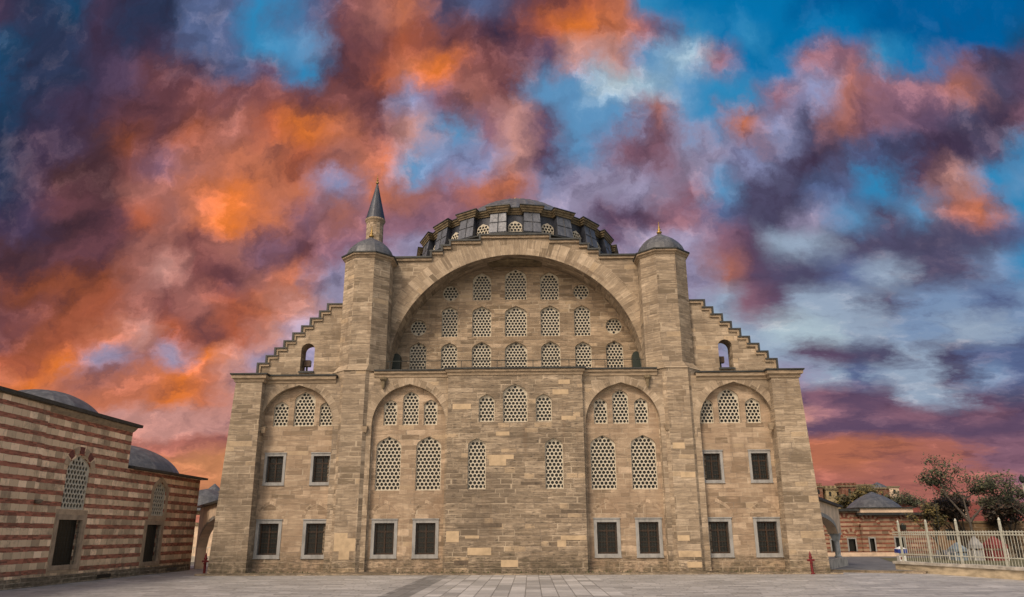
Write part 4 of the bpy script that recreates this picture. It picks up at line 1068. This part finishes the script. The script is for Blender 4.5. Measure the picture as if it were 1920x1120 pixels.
# planter of weeds at the wall foot (tufts)
wd = MB(); rnd = random.Random(3)
for k in range(420):
    x = rnd.uniform(-16, 16); y = rnd.choice((44.60, 44.58)) if abs(x) > 4.1 else 44.42
    y += rnd.uniform(-.10, .05); hgt = rnd.uniform(.03, .13)*(1.5 if rnd.random() < .1 else 1)
    if abs(abs(x)-9.5) < 2: continue
    a = rnd.uniform(0, pi); c = Vector((x, y, .09)); u = Vector((cos(a), sin(a), 0))*.03
    wd.quadface([c-u, c+u, c+u*.2+Vector((rnd.uniform(-.04, .04), rnd.uniform(-.04, 0), hgt))])
struct(wd.build('weeds', leafmat('weeds', (.05, .07, .02), (.1, .11, .03)), fix=False), 'stuff')
SC['built'] = 1

# ------------------------------------------------------------------ camera
F, TH, PS, RO, CXm, Hm = 1404., rad(17.4), rad(1.3065), rad(-.235), .856, 2.2
rt = Vector((cos(PS), sin(PS), 0)); fh = Vector((-sin(PS), cos(PS), 0)); zz = Vector((0, 0, 1))
fw = fh*cos(TH)+zz*sin(TH); up = zz*cos(TH)-fh*sin(TH)
R2 = rt*cos(RO)+up*sin(RO); U2 = up*cos(RO)-rt*sin(RO)
cam = bpy.data.cameras.new('camera'); co = bpy.data.objects.new('camera', cam); C.objects.link(co)
co.matrix_world = Matrix(((R2.x, U2.x, -fw.x, CXm), (R2.y, U2.y, -fw.y, 0), (R2.z, U2.z, -fw.z, Hm), (0, 0, 0, 1)))
cam.sensor_width = 36; cam.lens = F/1920*36; cam.clip_end = 6000; cam.clip_start = .1
SC.camera = co
#SKY#
# ------------------------------------------------------------------ sky: cloud colours charted by compass direction and height
PAL = dict(N='2c3652', n='1c4568', T='005c98', B='0472ac', b='2f86b8', C='5c8fba', c='8cacc4', W='a9bcc8', L='858bb0', l='9890ac', P='43364e', p='5f4a63',
           M='4d3238', m='684047', R='7d4a49', r='a0655c', O='dc7534', o='ad5c42', s='bf7054', k='c48d84', D='4e4b67', d='56658c', q='866071', g='8a4a35', h='a5655a', y='bd7d56', e='b36c52', G='7890b2', F='94a5bb')

ROWS = [(10, 'PNnPNNddbdmrsDdDmosbBBBBTTTTTTT'), (65, 'nNNPNPddbCmRoRmPoOsqbBbBBBTTTTn'), (120, 'nNNPpmPdpbmosORmpkkCcqBBqqbBqDp'),
        (175, 'nNPPmmRmRRRmLqrmCCWcCbbqLrqqrDp'), (230, 'NPPMgmgroOsmkCqkpCCrCbsLDrqpDPq'), (285, 'NPMMRqrssorsCLLkpCqqllLDPDdPPDb'),
        (340, 'NPmMrrsOssLsrqssLlllqCDDddbpkbC'), (400, 'PPMmorsOsqrqqqqqllppqdDDlCDCrsb'), (455, 'MMmmrrRrqmqqllllllpllqpccDDDDDd'),
        (510, 'RgggrkRmrs'+'l'*11+'rpDDdcDDCb'), (565, 'mRgorRrosk'+'l'*11+'cqpccDCCdC'), (620, 'mgoskoRokl'+'l'*11+'WcWWccCccC'),
        (665, 'ooOlrlOk'+'l'*14+'ccpDDcDdd'), (705, 'sOsrsOsk'+'l'*15+'lcdccDCd'), (750, 'OOsssOsk'+'k'*15+'pqppccpD'),
        (785, 'ssskkkkk'+'k'*15+'kqpqqpqp'), (810, 'ssskkkkk'+'k'*15+'pppppppp'), (835, 'sshkhhhh'+'k'*15+'eeeehhqq'),
        (870, 'sshhsyyy'+'s'*15+'eeehhhqq'), (910, 'ssssssyy'+'s'*15+'hhhhhhhq'), (1003, 'h'*31)]
ROWS = [(y, r[:20]+(r[20:].replace('C', 'G').replace('c', 'F') if y > 440 else r[20:])) for y, r in ROWS]
def pq(px, py):
    a, b = px-960, py-560
    v = R2*a-U2*b+fw*F
    return v.x/v.y, v.z/v.y
w = bpy.data.worlds.new('World'); SC.world = w; w.use_nodes = True
T = NT(w.node_tree); T.n.clear()
tc = T.node('ShaderNodeTexCoord'); D = tc.outputs['Generated']; dx, dy, dz = T.sep(D)
ys = T.math('MAXIMUM', dy, .12)
p = T.math('DIVIDE', dx, ys); q = T.math('DIVIDE', dz, ys)
qs = T.math('MULTIPLY', T.math('POWER', T.math('ADD', T.math('MAXIMUM', q, 0.0), .01), .52), 1.25)
bank = T.math('MULTIPLY', T.rng(q, .50, .22, 0, 1, True), T.rng(p, .12, .42, 0, 1, True))   # long flat banks low on the right
nvx, nvy = p, T.math('MULTIPLY', qs, 1.05)
bx_, by_ = T.math('MULTIPLY', p, 1.0), T.math('MULTIPLY', qs, 2.1)
def lerp(f, a, b): return T.math('ADD', a, T.math('MULTIPLY', f, T.math('SUBTRACT', b, a)))
def fld(sc, det, ro, off, x=None, y=None):
    return T.noise(T.comb(T.math('ADD', x or nvx, off), T.math('ADD', y or nvy, off*.7), 0.0), sc, det, ro)
def warp(sc, det, ro, amp, off, x=None, y=None):
    c = T.sep(fld(sc, det, ro, off, x, y)[1])
    return T.math('MULTIPLY', T.math('SUBTRACT', c[0], .5), amp), T.math('MULTIPLY', T.math('SUBTRACT', c[1], .5), amp)
w0 = warp(3.2, 2.0, .5, .10, 0.0)
w1 = warp(9.0, 9.0, .66, .13, 3.0)
w1b = warp(11.0, 9.0, .70, .11, 5.0, bx_, by_)
w1 = (lerp(bank, w1[0], T.math('MULTIPLY', w1b[0], 1.5)), lerp(bank, w1[1], T.math('MULTIPLY', w1b[1], 1.0)))
atten = T.rng(q, .0, .35, .18, 1.0)
wx = T.math('ADD', w0[0], w1[0]); wy = T.math('ADD', w0[1], w1[1])
pw = T.math('ADD', p, wx); qw = T.math('ADD', q, T.math('MULTIPLY', wy, T.math('MULTIPLY', atten, T.math('SUBTRACT', 1.0, T.math('MULTIPLY', bank, .45)))))
res = None; prevq = None
for y, row in ROWS:
    stops = []; qc = pq(960, y)[1]
    for j, ch in enumerate(row):
        pp = pq(j*64, y)[0]; stops.append((min(1, max(0, (pp+1)/2)), lin(PAL[ch])))
    rmp = T.ramp(T.math('MULTIPLY_ADD', pw, .5, .5), stops, 'LINEAR')
    if res is None: res = rmp
    else: res = T.mix(T.rng(qw, prevq, qc, 0, 1, True), res, rmp)
    prevq = qc
# cloud relief: billows lit from one side, finer towards the horizon
ux = T.math('ADD', nvx, T.math('MULTIPLY', w1[0], 1.0)); uy = T.math('ADD', nvy, T.math('MULTIPLY', w1[1], 1.0))
def puff(ox, oy):
    a_ = fld(7.0, 7.0, .58, 11.0, T.math('ADD', ux, ox), T.math('ADD', uy, oy))[0]
    return a_
ubx = T.math('ADD', bx_, T.math('MULTIPLY', w1b[0], 1.0)); uby = T.math('ADD', by_, T.math('MULTIPLY', w1b[1], 1.0))
nA = puff(0.0, 0.0); nB = puff(.012, -.018)
nbA = fld(7.0, 7.0, .58, 13.0, ubx, uby)[0]; nA0 = nA; nA = lerp(bank, nA, nbA)
rel = T.math('MULTIPLY', T.math('SUBTRACT', nA0, nB), T.math('SUBTRACT', 1.0, bank))
lum = T.math('ADD', 1.0, T.math('MULTIPLY', rel, 1.7))
lum = T.math('MINIMUM', T.math('MAXIMUM', lum, .6), 1.35)
sep = T.node('ShaderNodeSeparateColor'); T.put(sep.inputs[0], res)
# clear blue stays smooth, clouds get the relief
blue = T.rng(T.math('SUBTRACT', sep.outputs[2], T.math('MULTIPLY', sep.outputs[0], 1.6)), .12, .34, 0, 1)
lum = T.math('ADD', T.math('MULTIPLY', lum, T.math('SUBTRACT', 1.0, T.math('MULTIPLY', blue, .75))), T.math('MULTIPLY', blue, .75))
hi = T.mix(.10, T.mix(1.0, res, (1.85, 1.62, 1.42, 1), 'MULTIPLY'), (.62, .40, .38, 1))
lo = T.mix(.22, T.mix(1.0, res, (.55, .56, .66, 1), 'MULTIPLY'), (.10, .055, .085, 1))
fine = lerp(bank, fld(21.0, 8.0, .64, 21.0, ux, uy)[0], fld(22.0, 8.0, .66, 23.0, ubx, uby)[0])
mixn = T.math('ADD', T.math('MULTIPLY', nA, .55), T.math('MULTIPLY', fine, .45))
fh_ = T.math('MULTIPLY', T.rng(mixn, .50, .66, 0, .80, True), T.math('SUBTRACT', 1.0, T.math('MULTIPLY', blue, .7)))
fl_ = T.math('MULTIPLY', T.rng(mixn, .50, .36, 0, .75, True), T.math('SUBTRACT', 1.0, T.math('MULTIPLY', blue, .9)))
res2 = T.mix(fl_, T.mix(fh_, res, hi), lo)
cloud = T.node('ShaderNodeVectorMath', operation='SCALE'); T.put(cloud.inputs[0], res2); T.put(cloud.inputs['Scale'], lum)
sky = T.node('ShaderNodeTexSky', sky_type='NISHITA'); sky.sun_disc = False
SUN_EL, SUN_AZ = rad(46), rad(212)      # sun behind the photographer, to the left
sky.sun_elevation = SUN_EL; sky.sun_rotation = SUN_AZ; sky.air_density = 1.0; sky.dust_density = 2.5; sky.ozone_density = 1.0
b1 = T.node('ShaderNodeBackground'); T.put(b1.inputs[0], T.mix(1.0, sky.outputs[0], (1.20, 1.0, .80, 1), 'MULTIPLY')); b1.inputs[1].default_value = .14
b2 = T.node('ShaderNodeBackground'); T.put(b2.inputs[0], cloud.outputs[0]); b2.inputs[1].default_value = .74
mx = T.node('ShaderNodeMixShader'); T.put(mx.inputs[0], T.rng(dy, .10, .35)); T.l.new(b1.outputs[0], mx.inputs[1]); T.l.new(b2.outputs[0], mx.inputs[2])
wo = T.node('ShaderNodeOutputWorld'); T.l.new(mx.outputs[0], wo.inputs[0])
w.cycles.sampling_method = 'MANUAL'; w.cycles.sample_map_resolution = 512
# sun lamp: direction in which light travels
sd = Vector((sin(SUN_AZ)*cos(SUN_EL), cos(SUN_AZ)*cos(SUN_EL), sin(SUN_EL)))
ld = bpy.data.lights.new('sun', 'SUN'); ld.energy = 1.5; ld.angle = rad(14); ld.color = (1.0, .88, .72)
lo = bpy.data.objects.new('sun', ld); C.objects.link(lo); lo.rotation_euler = sd.to_track_quat('Z', 'Y').to_euler(); lo.location = (-30, -30, 60)
SC.view_settings.view_transform = 'Standard'; SC.view_settings.look = 'None'; SC.view_settings.exposure = .42; SC.view_settings.gamma = 1
SC.render.engine = 'CYCLES'; SC.cycles.use_denoising = True; SC.cycles.max_bounces = 5
